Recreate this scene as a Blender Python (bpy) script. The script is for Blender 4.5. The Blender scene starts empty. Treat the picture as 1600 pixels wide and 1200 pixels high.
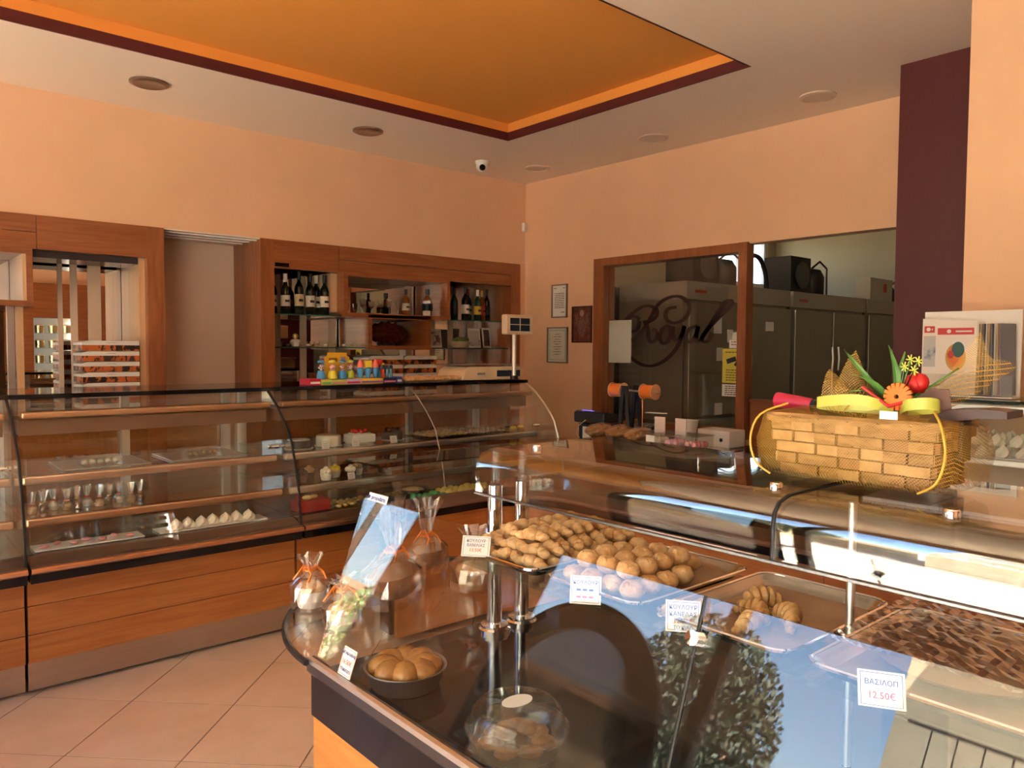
import bpy, bmesh, math, random
from mathutils import Vector, Matrix
random.seed(7)
R = math.radians
sc = bpy.context.scene
C = sc.collection

# ------------------------------------------------------------------ camera
YAW, PITCH, ROLL, EYE = R(41.0), R(2.63), R(.335), 1.55
def cam_basis():
    cy, sy, cp, sp = math.cos(YAW), math.sin(YAW), math.cos(PITCH), math.sin(PITCH)
    fw = Vector((sy*cp, cy*cp, -sp)); rt = Vector((cy, -sy, 0)); up = rt.cross(fw)
    c, s = math.cos(ROLL), math.sin(ROLL)
    return rt*c + up*s, up*c - rt*s, fw
_rt, _up, _fw = cam_basis()
cd = bpy.data.cameras.new('camera'); cam = bpy.data.objects.new('camera', cd); C.objects.link(cam)
cd.sensor_width = 36; cd.lens = 27.0; cd.clip_start = .02; cd.clip_end = 300
m = Matrix((_rt, _up, -_fw)).transposed().to_4x4(); m.translation = (0, 0, EYE)
cam.matrix_world = m
sc.camera = cam

# ------------------------------------------------------------------ world, sun, exposure
w = bpy.data.worlds.new('sky'); sc.world = w; w.use_nodes = True
nt = w.node_tree; nt.nodes.clear()
sky = nt.nodes.new('ShaderNodeTexSky'); sky.sky_type = 'NISHITA'; sky.sun_disc = False
sky.sun_elevation = R(62); sky.sun_rotation = R(115); sky.air_density = 1.0; sky.dust_density = 1.2; sky.ozone_density = 1.2
bg = nt.nodes.new('ShaderNodeBackground'); bg.inputs[1].default_value = .15
ow = nt.nodes.new('ShaderNodeOutputWorld')
nt.links.new(sky.outputs[0], bg.inputs[0]); nt.links.new(bg.outputs[0], ow.inputs[0])
sl = bpy.data.lights.new('sun', 'SUN'); sl.energy = 14.0; sl.angle = R(.6); sl.color = (1, .90, .76)
so = bpy.data.objects.new('sun', sl); C.objects.link(so)
so.rotation_euler = Vector((-.26, .34, -.90)).to_track_quat('-Z', 'Y').to_euler()
def portal(name, loc, rot, sx, sy):
    l = bpy.data.lights.new(name, 'AREA'); l.shape = 'RECTANGLE'; l.size = sx; l.size_y = sy; l.cycles.is_portal = True
    o = bpy.data.objects.new(name, l); C.objects.link(o); o.location = loc; o.rotation_euler = rot
    return o
portal('window_portal', (-1.28, 1.05, 1.5), (0, R(-90), 0), 2.7, 4.2)
portal('window_portal', (-1.28, 4.85, 1.5), (0, R(-90), 0), 2.7, 1.0)
sc.view_settings.view_transform = 'Standard'; sc.view_settings.look = 'None'
sc.view_settings.gamma = 1; sc.view_settings.use_curve_mapping = False
sc.view_settings.exposure = 3.1
cy = sc.cycles
cy.use_denoising = True; cy.max_bounces = 12; cy.diffuse_bounces = 6; cy.glossy_bounces = 6; cy.transmission_bounces = 8
cy.transparent_max_bounces = 40; cy.caustics_reflective = False; cy.caustics_refractive = False
cy.sample_clamp_indirect = 6; cy.blur_glossy = .5

# ------------------------------------------------------------------ materials
MATS = {}
def _n(nt, t, **k):
    n = nt.nodes.new(t)
    for a, v in k.items(): setattr(n, a, v)
    return n
def mat(name, col, rough=.5, metal=0, spec=.5, coat=0, var=0, vscale=8, stretch=(1, 1, 1), bump=0, bscale=60, col2=None, sheen=0, emit=None, estr=0, alpha=None, trans=0, ior=1.45, contrast=(.35, .65), subsurf=0):
    if name in MATS: return MATS[name]
    m = bpy.data.materials.new(name); m.use_nodes = True; nt = m.node_tree; b = nt.nodes['Principled BSDF']
    c = (*col, 1)
    b.inputs['Roughness'].default_value = rough; b.inputs['Metallic'].default_value = metal
    b.inputs['Specular IOR Level'].default_value = spec; b.inputs['Coat Weight'].default_value = coat
    b.inputs['Coat Roughness'].default_value = .08; b.inputs['Transmission Weight'].default_value = trans; b.inputs['IOR'].default_value = ior
    b.inputs['Sheen Weight'].default_value = sheen
    if subsurf: b.inputs['Subsurface Weight'].default_value = subsurf; b.inputs['Subsurface Radius'].default_value = (.01, .006, .004)
    b.inputs['Base Color'].default_value = c
    if emit: b.inputs['Emission Color'].default_value = (*emit, 1); b.inputs['Emission Strength'].default_value = estr
    if var or col2 or bump:
        g = _n(nt, 'ShaderNodeNewGeometry'); mp = _n(nt, 'ShaderNodeMapping'); mp.inputs['Scale'].default_value = stretch
        nt.links.new(g.outputs['Position'], mp.inputs[0])
    if var or col2:
        nz = _n(nt, 'ShaderNodeTexNoise'); nz.inputs['Scale'].default_value = vscale; nz.inputs['Detail'].default_value = 6; nz.inputs['Roughness'].default_value = .6
        nt.links.new(mp.outputs[0], nz.inputs['Vector'])
        rp = _n(nt, 'ShaderNodeValToRGB'); rp.color_ramp.elements[0].position, rp.color_ramp.elements[1].position = contrast
        c2 = col2 or tuple(max(0, x*(1-var)) for x in col)
        c1 = col if col2 else tuple(min(1, x*(1+var*.5)) for x in col)
        rp.color_ramp.elements[0].color = (*c2, 1); rp.color_ramp.elements[1].color = (*c1, 1)
        nt.links.new(nz.outputs['Fac'], rp.inputs[0]); nt.links.new(rp.outputs[0], b.inputs['Base Color'])
    if bump:
        nb = _n(nt, 'ShaderNodeTexNoise'); nb.inputs['Scale'].default_value = bscale; nb.inputs['Detail'].default_value = 4
        nt.links.new(mp.outputs[0], nb.inputs['Vector'])
        bp = _n(nt, 'ShaderNodeBump'); bp.inputs['Strength'].default_value = bump; bp.inputs['Distance'].default_value = .01
        nt.links.new(nb.outputs['Fac'], bp.inputs['Height']); nt.links.new(bp.outputs[0], b.inputs['Normal'])
    MATS[name] = m
    return m
def wood(name, col, dark, vertical=False, rough=.32, coat=.25):
    if name in MATS: return MATS[name]
    m = bpy.data.materials.new(name); m.use_nodes = True; nt = m.node_tree; b = nt.nodes['Principled BSDF']
    g = _n(nt, 'ShaderNodeNewGeometry'); mp = _n(nt, 'ShaderNodeMapping')
    mp.inputs['Scale'].default_value = (9, 9, .9) if vertical else (.9, .9, 12)
    nt.links.new(g.outputs['Position'], mp.inputs[0])
    n1 = _n(nt, 'ShaderNodeTexNoise'); n1.inputs['Scale'].default_value = 2.2; n1.inputs['Detail'].default_value = 8; n1.inputs['Roughness'].default_value = .55; n1.inputs['Distortion'].default_value = 1.2
    nt.links.new(mp.outputs[0], n1.inputs['Vector'])
    mp2 = _n(nt, 'ShaderNodeMapping'); mp2.inputs['Scale'].default_value = (160, 160, 6) if vertical else (6, 6, 160)
    nt.links.new(g.outputs['Position'], mp2.inputs[0])
    n2 = _n(nt, 'ShaderNodeTexNoise'); n2.inputs['Scale'].default_value = 1.0; n2.inputs['Detail'].default_value = 3
    nt.links.new(mp2.outputs[0], n2.inputs['Vector'])
    mx = _n(nt, 'ShaderNodeMath', operation='MULTIPLY_ADD'); mx.inputs[1].default_value = .25; nt.links.new(n2.outputs['Fac'], mx.inputs[0]); nt.links.new(n1.outputs['Fac'], mx.inputs[2])
    rp = _n(nt, 'ShaderNodeValToRGB'); rp.color_ramp.elements[0].position = .45; rp.color_ramp.elements[1].position = .85
    rp.color_ramp.elements[0].color = (*dark, 1); rp.color_ramp.elements[1].color = (*col, 1)
    nt.links.new(mx.outputs[0], rp.inputs[0]); nt.links.new(rp.outputs[0], b.inputs['Base Color'])
    b.inputs['Roughness'].default_value = rough; b.inputs['Coat Weight'].default_value = coat; b.inputs['Coat Roughness'].default_value = .15
    MATS[name] = m
    return m
def glass(name, tint=(.96, .985, .975), f0=.045, rough=0, gcol=(1, 1, 1), boost=1.0):
    """clear sheet glass: see-through with a mirror-like reflection that grows towards grazing angles"""
    if name in MATS: return MATS[name]
    m = bpy.data.materials.new(name); m.use_nodes = True; nt = m.node_tree; nt.nodes.clear()
    lw = _n(nt, 'ShaderNodeLayerWeight'); lw.inputs[0].default_value = .5
    pw = _n(nt, 'ShaderNodeMath', operation='POWER'); pw.inputs[1].default_value = 5
    ma = _n(nt, 'ShaderNodeMath', operation='MULTIPLY_ADD'); ma.inputs[1].default_value = (1-f0)*boost; ma.inputs[2].default_value = f0; ma.use_clamp = True
    tr = _n(nt, 'ShaderNodeBsdfTransparent'); tr.inputs[0].default_value = (*tint, 1)
    gl = _n(nt, 'ShaderNodeBsdfGlossy'); gl.inputs['Roughness'].default_value = rough; gl.inputs[0].default_value = (*gcol, 1)
    mx = _n(nt, 'ShaderNodeMixShader'); o = _n(nt, 'ShaderNodeOutputMaterial')
    nt.links.new(lw.outputs['Facing'], pw.inputs[0]); nt.links.new(pw.outputs[0], ma.inputs[0]); nt.links.new(ma.outputs[0], mx.inputs[0])
    nt.links.new(tr.outputs[0], mx.inputs[1]); nt.links.new(gl.outputs[0], mx.inputs[2]); nt.links.new(mx.outputs[0], o.inputs[0])
    MATS[name] = m
    return m
def tile_mat(name, col, dark):
    m = mat(name, col, rough=.3, col2=dark, vscale=3.2, bump=.02, bscale=90, contrast=(.3, .7))
    return m

PEACH = mat('peach paint', (.80, .50, .305), rough=.6, var=.04, vscale=2)
CEILP = mat('ceiling paint', (.86, .72, .58), rough=.7)
ORANGE = mat('orange paint', (.80, .33, .06), rough=.55)
MAROON = mat('maroon paint', (.085, .012, .014), rough=.5)
BEIGE = mat('beige panel paint', (.74, .57, .43), rough=.55)
WOODH = wood('beech veneer', (.36, .125, .042), (.24, .07, .02))
WOODV = wood('beech veneer upright', (.36, .125, .042), (.24, .07, .02), vertical=True)
WOODL = wood('pale beech', (.72, .47, .27), (.60, .36, .19), vertical=True)
WOODF = wood('counter front veneer', (.44, .17, .045), (.33, .105, .025))
STEEL = mat('brushed steel', (.50, .44, .39), rough=.34, metal=1, var=.06, vscale=3, stretch=(.4, .4, 30))
ALU = mat('aluminium', (.82, .80, .78), rough=.34, metal=1)
CHROME = mat('chrome', (.86, .86, .87), rough=.05, metal=1)
ALUREFL = mat('aluminium with wood reflection tint', (.74, .47, .31), rough=.34, metal=1)  # aluminium profiles, with the warm wood reflection painted into their colour
BRONZE = mat('brown lip metal', (.20, .115, .085), rough=.35, metal=.3)
BLACK = mat('gloss black', (.006, .006, .009), rough=.07)
GRANITE = mat('black granite', (.007, .007, .008), rough=.05, col2=(.02, .02, .022), vscale=220, contrast=(.62, .75))
RUBBER = mat('black rubber', (.01, .01, .011), rough=.4)
WHITE = mat('white plastic', (.80, .78, .74), rough=.35)
PAPER = mat('white paper', (.78, .75, .70), rough=.7)
GLASS = glass('case glass')
GLASSB = glass('bent shelf glass', tint=(.90, .93, .92), f0=.13, gcol=(1, .97, .92))
GLASSF = glass('front sneeze glass', tint=(.95, .97, .98), f0=.05)
GLASSD = glass('dark tinted top glass', tint=(.42, .33, .29), f0=.10, gcol=(1, .93, .88))
SHELFG = glass('shelf glass', tint=(.86, .93, .90), f0=.05)
KGLASS = glass('kitchen window glass', tint=(.96, .95, .92), f0=.03)
CELLO = glass('cellophane', tint=(.94, .94, .95), f0=.20, rough=.08, boost=1.4)
PLASTIC = glass('clear plastic', tint=(.94, .95, .95), f0=.06, rough=.04)
MIRROR = mat('mirror', (.80, .78, .74), rough=.01, metal=1)
TILE = tile_mat('beige stone tile', (.80, .60, .46), (.68, .49, .36))
GROUT = mat('grout', (.22, .15, .11), rough=.8)

# ------------------------------------------------------------------ mesh building
class MB:
    def __init__(s): s.v, s.f = [], []
    def add(s, vs, fs):
        o = len(s.v); s.v += [tuple(p) for p in vs]; s.f += [tuple(i+o for i in f) for f in fs]; return s
    def box(s, x0, x1, y0, y1, z0, z1):
        return s.add([(x0,y0,z0),(x1,y0,z0),(x1,y1,z0),(x0,y1,z0),(x0,y0,z1),(x1,y0,z1),(x1,y1,z1),(x0,y1,z1)],
                     [(0,3,2,1),(4,5,6,7),(0,1,5,4),(1,2,6,5),(2,3,7,6),(3,0,4,7)])
    def obox(s, c, ax, ay, az):
        c, ax, ay, az = map(Vector, (c, ax, ay, az))
        vs = [c + ax*i + ay*j + az*k for k in (-1, 1) for (i, j) in ((-1,-1),(1,-1),(1,1),(-1,1))]
        return s.add(vs, [(0,3,2,1),(4,5,6,7),(0,1,5,4),(1,2,6,5),(2,3,7,6),(3,0,4,7)])
    def ext(s, poly, a, b, f):
        """closed polygon (u,v) swept from t=a to t=b; f(u,v,t) -> xyz"""
        n = len(poly); vs = [f(u, v, a) for u, v in poly] + [f(u, v, b) for u, v in poly]
        return s.add(vs, [tuple(range(n))[::-1], tuple(range(n, 2*n))] + [(i, (i+1) % n, (i+1) % n + n, i+n) for i in range(n)])
    def sheet(s, prof, th, a, b, f):
        """open profile thickened by th (normal offset) and swept"""
        P = [Vector((u, v)) for u, v in prof]; off = []
        for i, p in enumerate(P):
            d = (P[min(i+1, len(P)-1)] - P[max(i-1, 0)]).normalized(); off.append(p + Vector((-d.y, d.x))*th)
        return s.ext([tuple(p) for p in P] + [tuple(p) for p in reversed(off)], a, b, f)
    def tube(s, path, r, n=8, closed=False):
        P = [Vector(p) for p in path]; k = len(P); rings = []; ref = None
        for i, p in enumerate(P):
            d = ((P[(i+1) % k] - P[i-1]) if closed else (P[min(i+1, k-1)] - P[max(i-1, 0)])).normalized()
            if ref is None: ref = Vector((0, 0, 1)) if abs(d.z) < .9 else Vector((1, 0, 0))
            u = (ref - d*ref.dot(d)).normalized(); ref = u; v = d.cross(u); rr = r[i] if isinstance(r, (list, tuple)) else r
            rings.append([p + (u*math.cos(2*math.pi*j/n) + v*math.sin(2*math.pi*j/n))*rr for j in range(n)])
        vs = [q for rg in rings for q in rg]; fs = []
        for i in range(k if closed else k-1):
            for j in range(n):
                fs.append((i*n+j, i*n+(j+1) % n, ((i+1) % k)*n+(j+1) % n, ((i+1) % k)*n+j))
        if not closed: fs += [tuple(range(n))[::-1], tuple((k-1)*n+j for j in range(n))]
        return s.add(vs, fs)
    def lathe(s, c, prof, n=20, axis=None, sx=1, sy=1):
        """profile (r, h) spun about the vertical (or given) axis through c"""
        c = Vector(c); k = len(prof); vs = []
        M = Vector(axis).to_track_quat('Z', 'Y').to_matrix() if axis else None
        for r, h in prof:
            for j in range(n):
                a = 2*math.pi*j/n; p = Vector((r*math.cos(a)*sx, r*math.sin(a)*sy, h)); vs.append(c + (M @ p if M else p))
        fs = [(i*n+j, i*n+(j+1) % n, (i+1)*n+(j+1) % n, (i+1)*n+j) for i in range(k-1) for j in range(n)]
        if prof[0][0] > 1e-5: fs.append(tuple(range(n))[::-1])
        if prof[-1][0] > 1e-5: fs.append(tuple((k-1)*n+j for j in range(n)))
        return s.add(vs, fs)
    def ball(s, c, rx, ry=None, rz=None, n=12, k=8, jit=0, rot=None):
        ry = ry or rx; rz = rz or rx; c = Vector(c); vs = []; M = Matrix.Rotation(rot, 3, 'Z') if rot else None
        for i in range(k+1):
            t = math.pi*i/k
            for j in range(n):
                a = 2*math.pi*j/n; q = 1 + random.uniform(-jit, jit)
                p = Vector((rx*math.sin(t)*math.cos(a)*q, ry*math.sin(t)*math.sin(a)*q, -rz*math.cos(t)*q)); vs.append(c + (M @ p if M else p))
        return s.add(vs, [(i*n+j, i*n+(j+1) % n, (i+1)*n+(j+1) % n, (i+1)*n+j) for i in range(k) for j in range(n)])
    def quad(s, a, b, c, d): return s.add([a, b, c, d], [(0, 1, 2, 3)])
    def build(s, name, material, parent=None, smooth=False, bevel=0, label=None):
        me = bpy.data.meshes.new(name); o3 = Vector(parent.location) if parent else Vector((0, 0, 0))
        g = parent
        while g is not None and g.parent is not None:
            g = g.parent; o3 += Vector(g.location)
        me.from_pydata([Vector(p) - o3 for p in s.v], [], s.f)
        bm = bmesh.new(); bm.from_mesh(me); bmesh.ops.remove_doubles(bm, verts=bm.verts, dist=1e-6)
        bmesh.ops.recalc_face_normals(bm, faces=bm.faces); bm.to_mesh(me); bm.free()
        me.materials.append(material)
        if smooth:
            for p in me.polygons: p.use_smooth = True
            try: me.set_sharp_from_angle(angle=R(40))
            except Exception: pass
        o = bpy.data.objects.new(name, me); C.objects.link(o)
        if parent: o.parent = parent
        if bevel:
            b = o.modifiers.new('bevel', 'BEVEL'); b.width = bevel; b.segments = 2; b.limit_method = 'ANGLE'
        if label: o['label'] = label
        return o
def box(name, material, x0, x1, y0, y1, z0, z1, parent=None, bevel=0, label=None):
    return MB().box(x0, x1, y0, y1, z0, z1).build(name, material, parent, bevel=bevel, label=label)
def thing(name, label, cat, loc=(0, 0, 0), group=None, rz=0):
    o = bpy.data.objects.new(name, None); C.objects.link(o); o.location = loc; o.rotation_euler.z = rz
    o.empty_display_size = .05
    o['label'] = label; o['category'] = cat
    if group: o['group'] = group
    return o
def tag(o, label, cat, group=None):
    o['label'] = label; o['category'] = cat
    if group: o['group'] = group
    return o
def struct(o):
    o['kind'] = 'structure'; return o
def stuff(o):
    o['kind'] = 'stuff'; return o
def copy_tree(o, loc=None, rz=None, label=None, parent=None):
    c = o.copy(); C.objects.link(c); c.parent = parent
    if loc is not None: c.location = loc
    if rz is not None: c.rotation_euler.z = rz
    if label: c['label'] = label
    for ch in list(o.children): copy_tree(ch, parent=c)
    return c
XA = lambda u, v, t: (t, u, v)      # profile (y,z) swept along x
YA = lambda u, v, t: (u, t, v)      # profile (x,z) swept along y

# ================================================================== THE ROOM
Hc = 3.2
fl = struct(box('floor', mat('floor stone', (.48, .36, .275), rough=.35, col2=(.40, .29, .22), vscale=3), -1.2, 5.21, -2.4, 6.34, -.1, -.006))
box('grout_bed', GROUT, -.75, 2.75, -1.45, 3.98, -.006, -.002, fl)
tp = .4563; th = tp/2 - .0022
c45 = math.sqrt(.5)
tm = MB().add([(0, -th*2*c45, -.006), (th*2*c45, 0, -.006), (0, th*2*c45, -.006), (-th*2*c45, 0, -.006), (0, -th*2*c45+.001, .0), (th*2*c45-.001, 0, .0), (0, th*2*c45-.001, .0), (-th*2*c45+.001, 0, .0)],
     [(0, 3, 2, 1), (4, 5, 6, 7), (0, 1, 5, 4), (1, 2, 6, 5), (2, 3, 7, 6), (3, 0, 4, 7)])
t0 = None
ox, oy = .913, 3.573                       # a tile corner on the floor
for i in range(-12, 13):
    for j in range(-12, 13):
        cx = ox + (i + j)*tp*c45; cyy = oy + (i - j)*tp*c45 + tp*c45
        if -1.05 < cx < 3.05 and -1.75 < cyy < 4.28:
            if t0 is None:
                t0 = tm.build('tile', TILE, fl); t = t0
            else:
                t = t0.copy(); C.objects.link(t)
            t.location = (cx, cyy, 0)

# ceiling with the orange coffer
RX0, RX1, RY0, RY1 = -.6, 4.03, 2.528, 4.70
cm = MB().box(-1.2, 5.21, -2.4, RY0, Hc, Hc+.3).box(-1.2, 5.21, RY1, 6.34, Hc, Hc+.3).box(-1.2, RX0, RY0, RY1, Hc, Hc+.3).box(RX1, 5.21, RY0, RY1, Hc, Hc+.3)
ceil = struct(cm.build('ceiling', CEILP))
def ring(x0, x1, y0, y1, z0, z1, t):
    return MB().box(x0, x1, y0, y0+t, z0, z1).box(x0, x1, y1-t, y1, z0, z1).box(x0, x0+t, y0+t, y1-t, z0, z1).box(x1-t, x1, y0+t, y1-t, z0, z1)
ring(RX0, RX1, RY0, RY1, Hc-.001, Hc+.062, .012).build('coffer_band', MAROON, ceil, label='dark maroon band around the ceiling recess')
ring(RX0, RX1, RY0, RY1, Hc+.062, Hc+.13, .010).build('coffer_side', ORANGE, ceil)
box('coffer_top', ORANGE, RX0, RX1, RY0, RY1, Hc+.13, Hc+.16, ceil, label='orange painted recess in the ceiling')

# walls
struct(box('wall_back', BEIGE, -1.2, 5.33, 6.34, 6.46, 0, 3.2))
wa = struct(box('wall_bulkhead', PEACH, -1.2, 5.21, 5.8, 6.34, 2.394, 3.2))
box('soffit', mat('soffit white', (.75, .68, .6), rough=.5), 1.74, 2.449, 5.80, 6.34, 2.385, 2.394, wa)
for k in range(3): box('soffit_track', WHITE, 1.74, 2.449, 5.86+.14*k, 5.875+.14*k, 2.376, 2.385, wa)
struct(box('wall_corner', PEACH, 5.135, 5.21, 5.8, 6.34, 0, 2.394))
wb = MB().box(5.21, 5.33, 4.843, 6.34, 0, 3.2).box(5.21, 5.33, 1.9, 4.843, 2.36, 3.2).box(5.21, 5.33, 3.25, 4.843, 0, .86)
struct(wb.build('wall_right', PEACH))
struct(box('wall_column', MAROON, 4.654, 5.33, 1.372, 1.944, 0, 3.2))
struct(box('wall_pier', PEACH, 4.045, 5.33, -2.4, 1.372, 0, 3.2))
struct(box('wall_front', PEACH, -1.2, 5.33, -2.52, -2.4, 0, 3.2))
ws = MB().box(-1.32, -1.2, -2.52, -1.2, 0, 3.2).box(-1.32, -1.2, 3.15, 4.4, 0, 3.2).box(-1.32, -1.2, 5.35, 6.46, 0, 3.2)
ws.box(-1.32, -1.2, -1.2, 3.15, 0, .22).box(-1.32, -1.2, -1.2, 3.15, 2.8, 3.2).box(-1.32, -1.2, 4.4, 5.35, 0, .22).box(-1.32, -1.2, 4.4, 5.35, 2.8, 3.2)
struct(ws.build('wall_left', PEACH))
FRAME = mat('dark window frame', (.03, .025, .022), rough=.35)
def window(i, y0, y1, mull):
    f = MB().box(-1.29, -1.23, y0, y0+.06, .22, 2.8).box(-1.29, -1.23, y1-.06, y1, .22, 2.8).box(-1.29, -1.23, y0, y1, .22, .3).box(-1.29, -1.23, y0, y1, 2.72, 2.8)
    o = struct(f.build('window_%d' % i, FRAME))
    for q in mull: box('mullion', FRAME, -1.29, -1.23, q-.035, q+.035, .3, 2.72, o)
    e = [y0+.06] + [v for q in mull for v in (q-.035, q+.035)] + [y1-.06]
    for a, b in zip(e[::2], e[1::2]): box('pane', glass('shop window glass', tint=(.97, .98, .98), f0=.03), -1.263, -1.257, a, b, .3, 2.72, o)
window(1, -1.2, 3.15, (.35, 1.9)); window(2, 4.4, 5.35, ())
# arched dark sign hung in the shop window, which the sneeze glass mirrors
arch = [(2.52 + .56*math.cos(a), 1.05 + .62*math.sin(a)) for a in [math.pi*k/24 for k in range(25)]] + [(1.96, .55), (3.08, .55)]
inn = [(2.52 + .42*math.cos(a), 1.05 + .48*math.sin(a)) for a in [math.pi*k/24 for k in range(25)]] + [(2.10, .65), (2.94, .65)]
t = thing('window_sign', 'dark arched sign board standing in the shop window', 'sign', (-1.15, 2.52, 0))
sm_ = MB(); n_ = len(arch)
sm_.add([(-1.16, y, z) for y, z in arch] + [(-1.16, y, z) for y, z in inn] + [(-1.13, y, z) for y, z in arch] + [(-1.13, y, z) for y, z in inn],
        [(i, (i+1) % n_, (i+1) % n_+n_, i+n_) for i in range(n_)] + [(i+2*n_, i+3*n_, (i+1) % n_+3*n_, (i+1) % n_+2*n_) for i in range(n_)] +
        [(i, i+2*n_, (i+1) % n_+2*n_, (i+1) % n_) for i in range(n_)] + [(i+n_, (i+1) % n_+n_, (i+1) % n_+3*n_, i+3*n_) for i in range(n_)])
sm_.build('rim', mat('sign brown black', (.03, .02, .018), rough=.4), t)
MB().ext(inn, -1.15, -1.14, lambda u, v, q: (q, u, v)).build('smoked_panel', glass('smoked sign', tint=(.35, .32, .30), f0=.05), t)
for yy in (2.04, 3.0): box('foot', FRAME, -1.18, -1.11, yy-.05, yy+.05, 0, .56, t)

# ================================================================== OUTDOORS (seen mirrored in the glass)
struct(box('ground_street', mat('asphalt', (.34, .31, .28), rough=.9, var=.15, vscale=3), -60, -1.33, -50, 60, -.25, -.12))
struct(box('ground_pavement', mat('pavement', (.66, .60, .51), rough=.9, var=.1, vscale=5), -3.4, -1.33, -20, 30, -.12, -.03))
FAC = mat('cream facade', (.74, .64, .44), rough=.8, var=.05, vscale=1)
t = thing('street_building', 'cream three storey building across the street', 'building', (-13, -6, -.12))
box('wall', FAC, -19, -12, -22, 1.6, -.12, 10.5, t)
box('cornice', mat('facade white', (.8, .78, .72), rough=.7), -19.2, -11.7, -22.2, 1.8, 10.5, 10.9, t)
for fl_ in range(3):
    box('balcony', mat('facade white', (.8, .78, .72)), -12, -10.9, -20, 1.0, 2.9+3.1*fl_, 3.05+3.1*fl_, t)
    rl = MB()
    for k in range(60): rl.box(-10.95, -10.93, -20+.35*k, -19.98+.35*k, 3.05+3.1*fl_, 4.0+3.1*fl_)
    rl.box(-10.97, -10.91, -20, 1.0, 3.98+3.1*fl_, 4.03+3.1*fl_).build('railing', FRAME, t)
    for k in range(6):
        y = -19 + 3.4*k
        wdw = box('window', mat('shutter', (.62, .62, .58), rough=.6), -12.05, -11.98, y, y+1.4, .4+3.1*fl_, 2.5+3.1*fl_, t)
        box('pane', mat('far pane', (.12, .14, .16), rough=.1), -11.99, -11.96, y+.1, y+1.3, .5+3.1*fl_, 2.4+3.1*fl_, wdw)
t.location.y += 3.6
t = thing('street_building', 'low tan house with a flat roof across the street', 'building', (-15, 20, -.12))
box('wall', mat('tan facade', (.60, .47, .30), rough=.8), -22, -14, 9, 34, -.12, 2.6, t); box('roof_edge', mat('roof tile', (.55, .33, .2), rough=.8), -22.3, -13.7, 8.8, 34.2, 2.6, 2.85, t)
LEAF = mat('dark leaves', (.035, .05, .02), rough=.6, col2=(.015, .025, .012), vscale=6)
LEAF2 = mat('oleander leaves', (.16, .24, .06), rough=.6, col2=(.06, .10, .03), vscale=5)
PINK = mat('pink blossom', (.75, .32, .28), rough=.6)
def leafy(name, label, c, rx, rz, nl, m_, sz, fm=None, nf=0, trunk=1.0):
    t = thing(name, label, 'tree', (c[0], c[1], -.12)); cr = MB(); fl2 = MB()
    for k in range(nl + nf):
        a, b, q = random.uniform(0, 6.28), math.acos(random.uniform(-1, 1)), random.random()**.35
        p = Vector((c[0]+rx*q*math.sin(b)*math.cos(a), c[1]+rx*q*math.sin(b)*math.sin(a), c[2]+rz*q*math.cos(b)))
        u = Vector((random.gauss(0, 1), random.gauss(0, 1), random.gauss(0, 1))).normalized(); v = u.orthogonal().normalized(); s_ = sz*random.uniform(.6, 1.3)
        (cr if k < nl else fl2).quad(p-u*s_, p+v*s_*.45, p+u*s_, p-v*s_*.45)
    stuff(cr.build('foliage', m_, t))
    if nf: stuff(fl2.build('blossom', fm, t))
    MB().tube([(c[0], c[1], -.12), (c[0]+.05, c[1]-.04, c[2]*.5), (c[0], c[1], c[2])], [.09, .07, .04], 8).build('trunk', mat('bark', (.1, .07, .05), rough=.9), t)
leafy('street_tree', 'dark conical tree on the pavement outside', (-6.6, 5.2, 2.05), .95, 1.35, 11000, LEAF, .05)
leafy('oleander_tree', 'pink flowering oleander by the street', (-7, 10.6, 1.2), 1.7, 1.1, 9000, LEAF2, .06, PINK, 1500)
leafy('oleander_tree', 'oleander bush further along the pavement', (-5.6, 15.2, .95), 1.5, .9, 7000, LEAF2, .06, PINK, 900)
t = thing('street_pole', 'wooden utility pole with sagging wires', 'pole', (-9, 17.5, -.12))
MB().tube([(-9, 17.5, -.12), (-9, 17.5, 8)], [.12, .09], 8).build('post', mat('bark', (.1, .07, .05)), t)
for k in range(4):
    z = 7.6 - .5*k
    MB().tube([(-9+.1*k, -30+q*6.0, z - 1.2*math.sin(math.pi*((q*6.0) % 24)/24)) for q in range(14)], .012, 5).build('wire', RUBBER, t)

# ================================================================== KITCHEN behind the right wall
KW = mat('kitchen wall', (.50, .43, .27), rough=.6)
struct(box('floor_kitchen', mat('kitchen floor', (.25, .2, .16), rough=.4), 5.33, 11.2, 1.0, 6.5, -.1, 0))
struct(box('wall_kitchen_far', KW, 11.0, 11.12, 1.0, 6.5, 0, 3.5))
kb = MB().box(5.33, 9.3, 6.4, 6.5, 0, 3.5).box(10.75, 11.0, 6.4, 6.5, 0, 3.5).box(9.3, 10.75, 6.4, 6.5, 0, 2.5).box(9.3, 10.75, 6.4, 6.5, 3.3, 3.5)
struct(kb.build('wall_kitchen_back', KW))
struct(box('wall_kitchen_side', KW, 5.33, 11.0, 1.0, 1.1, 0, 3.5))
struct(box('ceiling_kitchen', mat('kitchen ceiling', (.6, .57, .5), rough=.7), 5.33, 11.12, 1.0, 6.5, 3.5, 3.6))
kw = struct(MB().box(9.3, 9.36, 6.42, 6.48, 2.5, 3.3).box(10.69, 10.75, 6.42, 6.48, 2.5, 3.3).box(9.3, 10.75, 6.42, 6.48, 2.5, 2.56).box(9.3, 10.75, 6.42, 6.48, 3.24, 3.3).box(10.0, 10.05, 6.42, 6.48, 2.56, 3.24).build('window_3', WHITE))
box('pane', KGLASS, 9.36, 10.0, 6.448, 6.452, 2.56, 3.24, kw); box('pane', KGLASS, 10.05, 10.69, 6.448, 6.452, 2.56, 3.24, kw)
DSTEEL = mat('dull fridge steel', (.36, .33, .265), rough=.38, metal=.7, var=.06, vscale=2)
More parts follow.
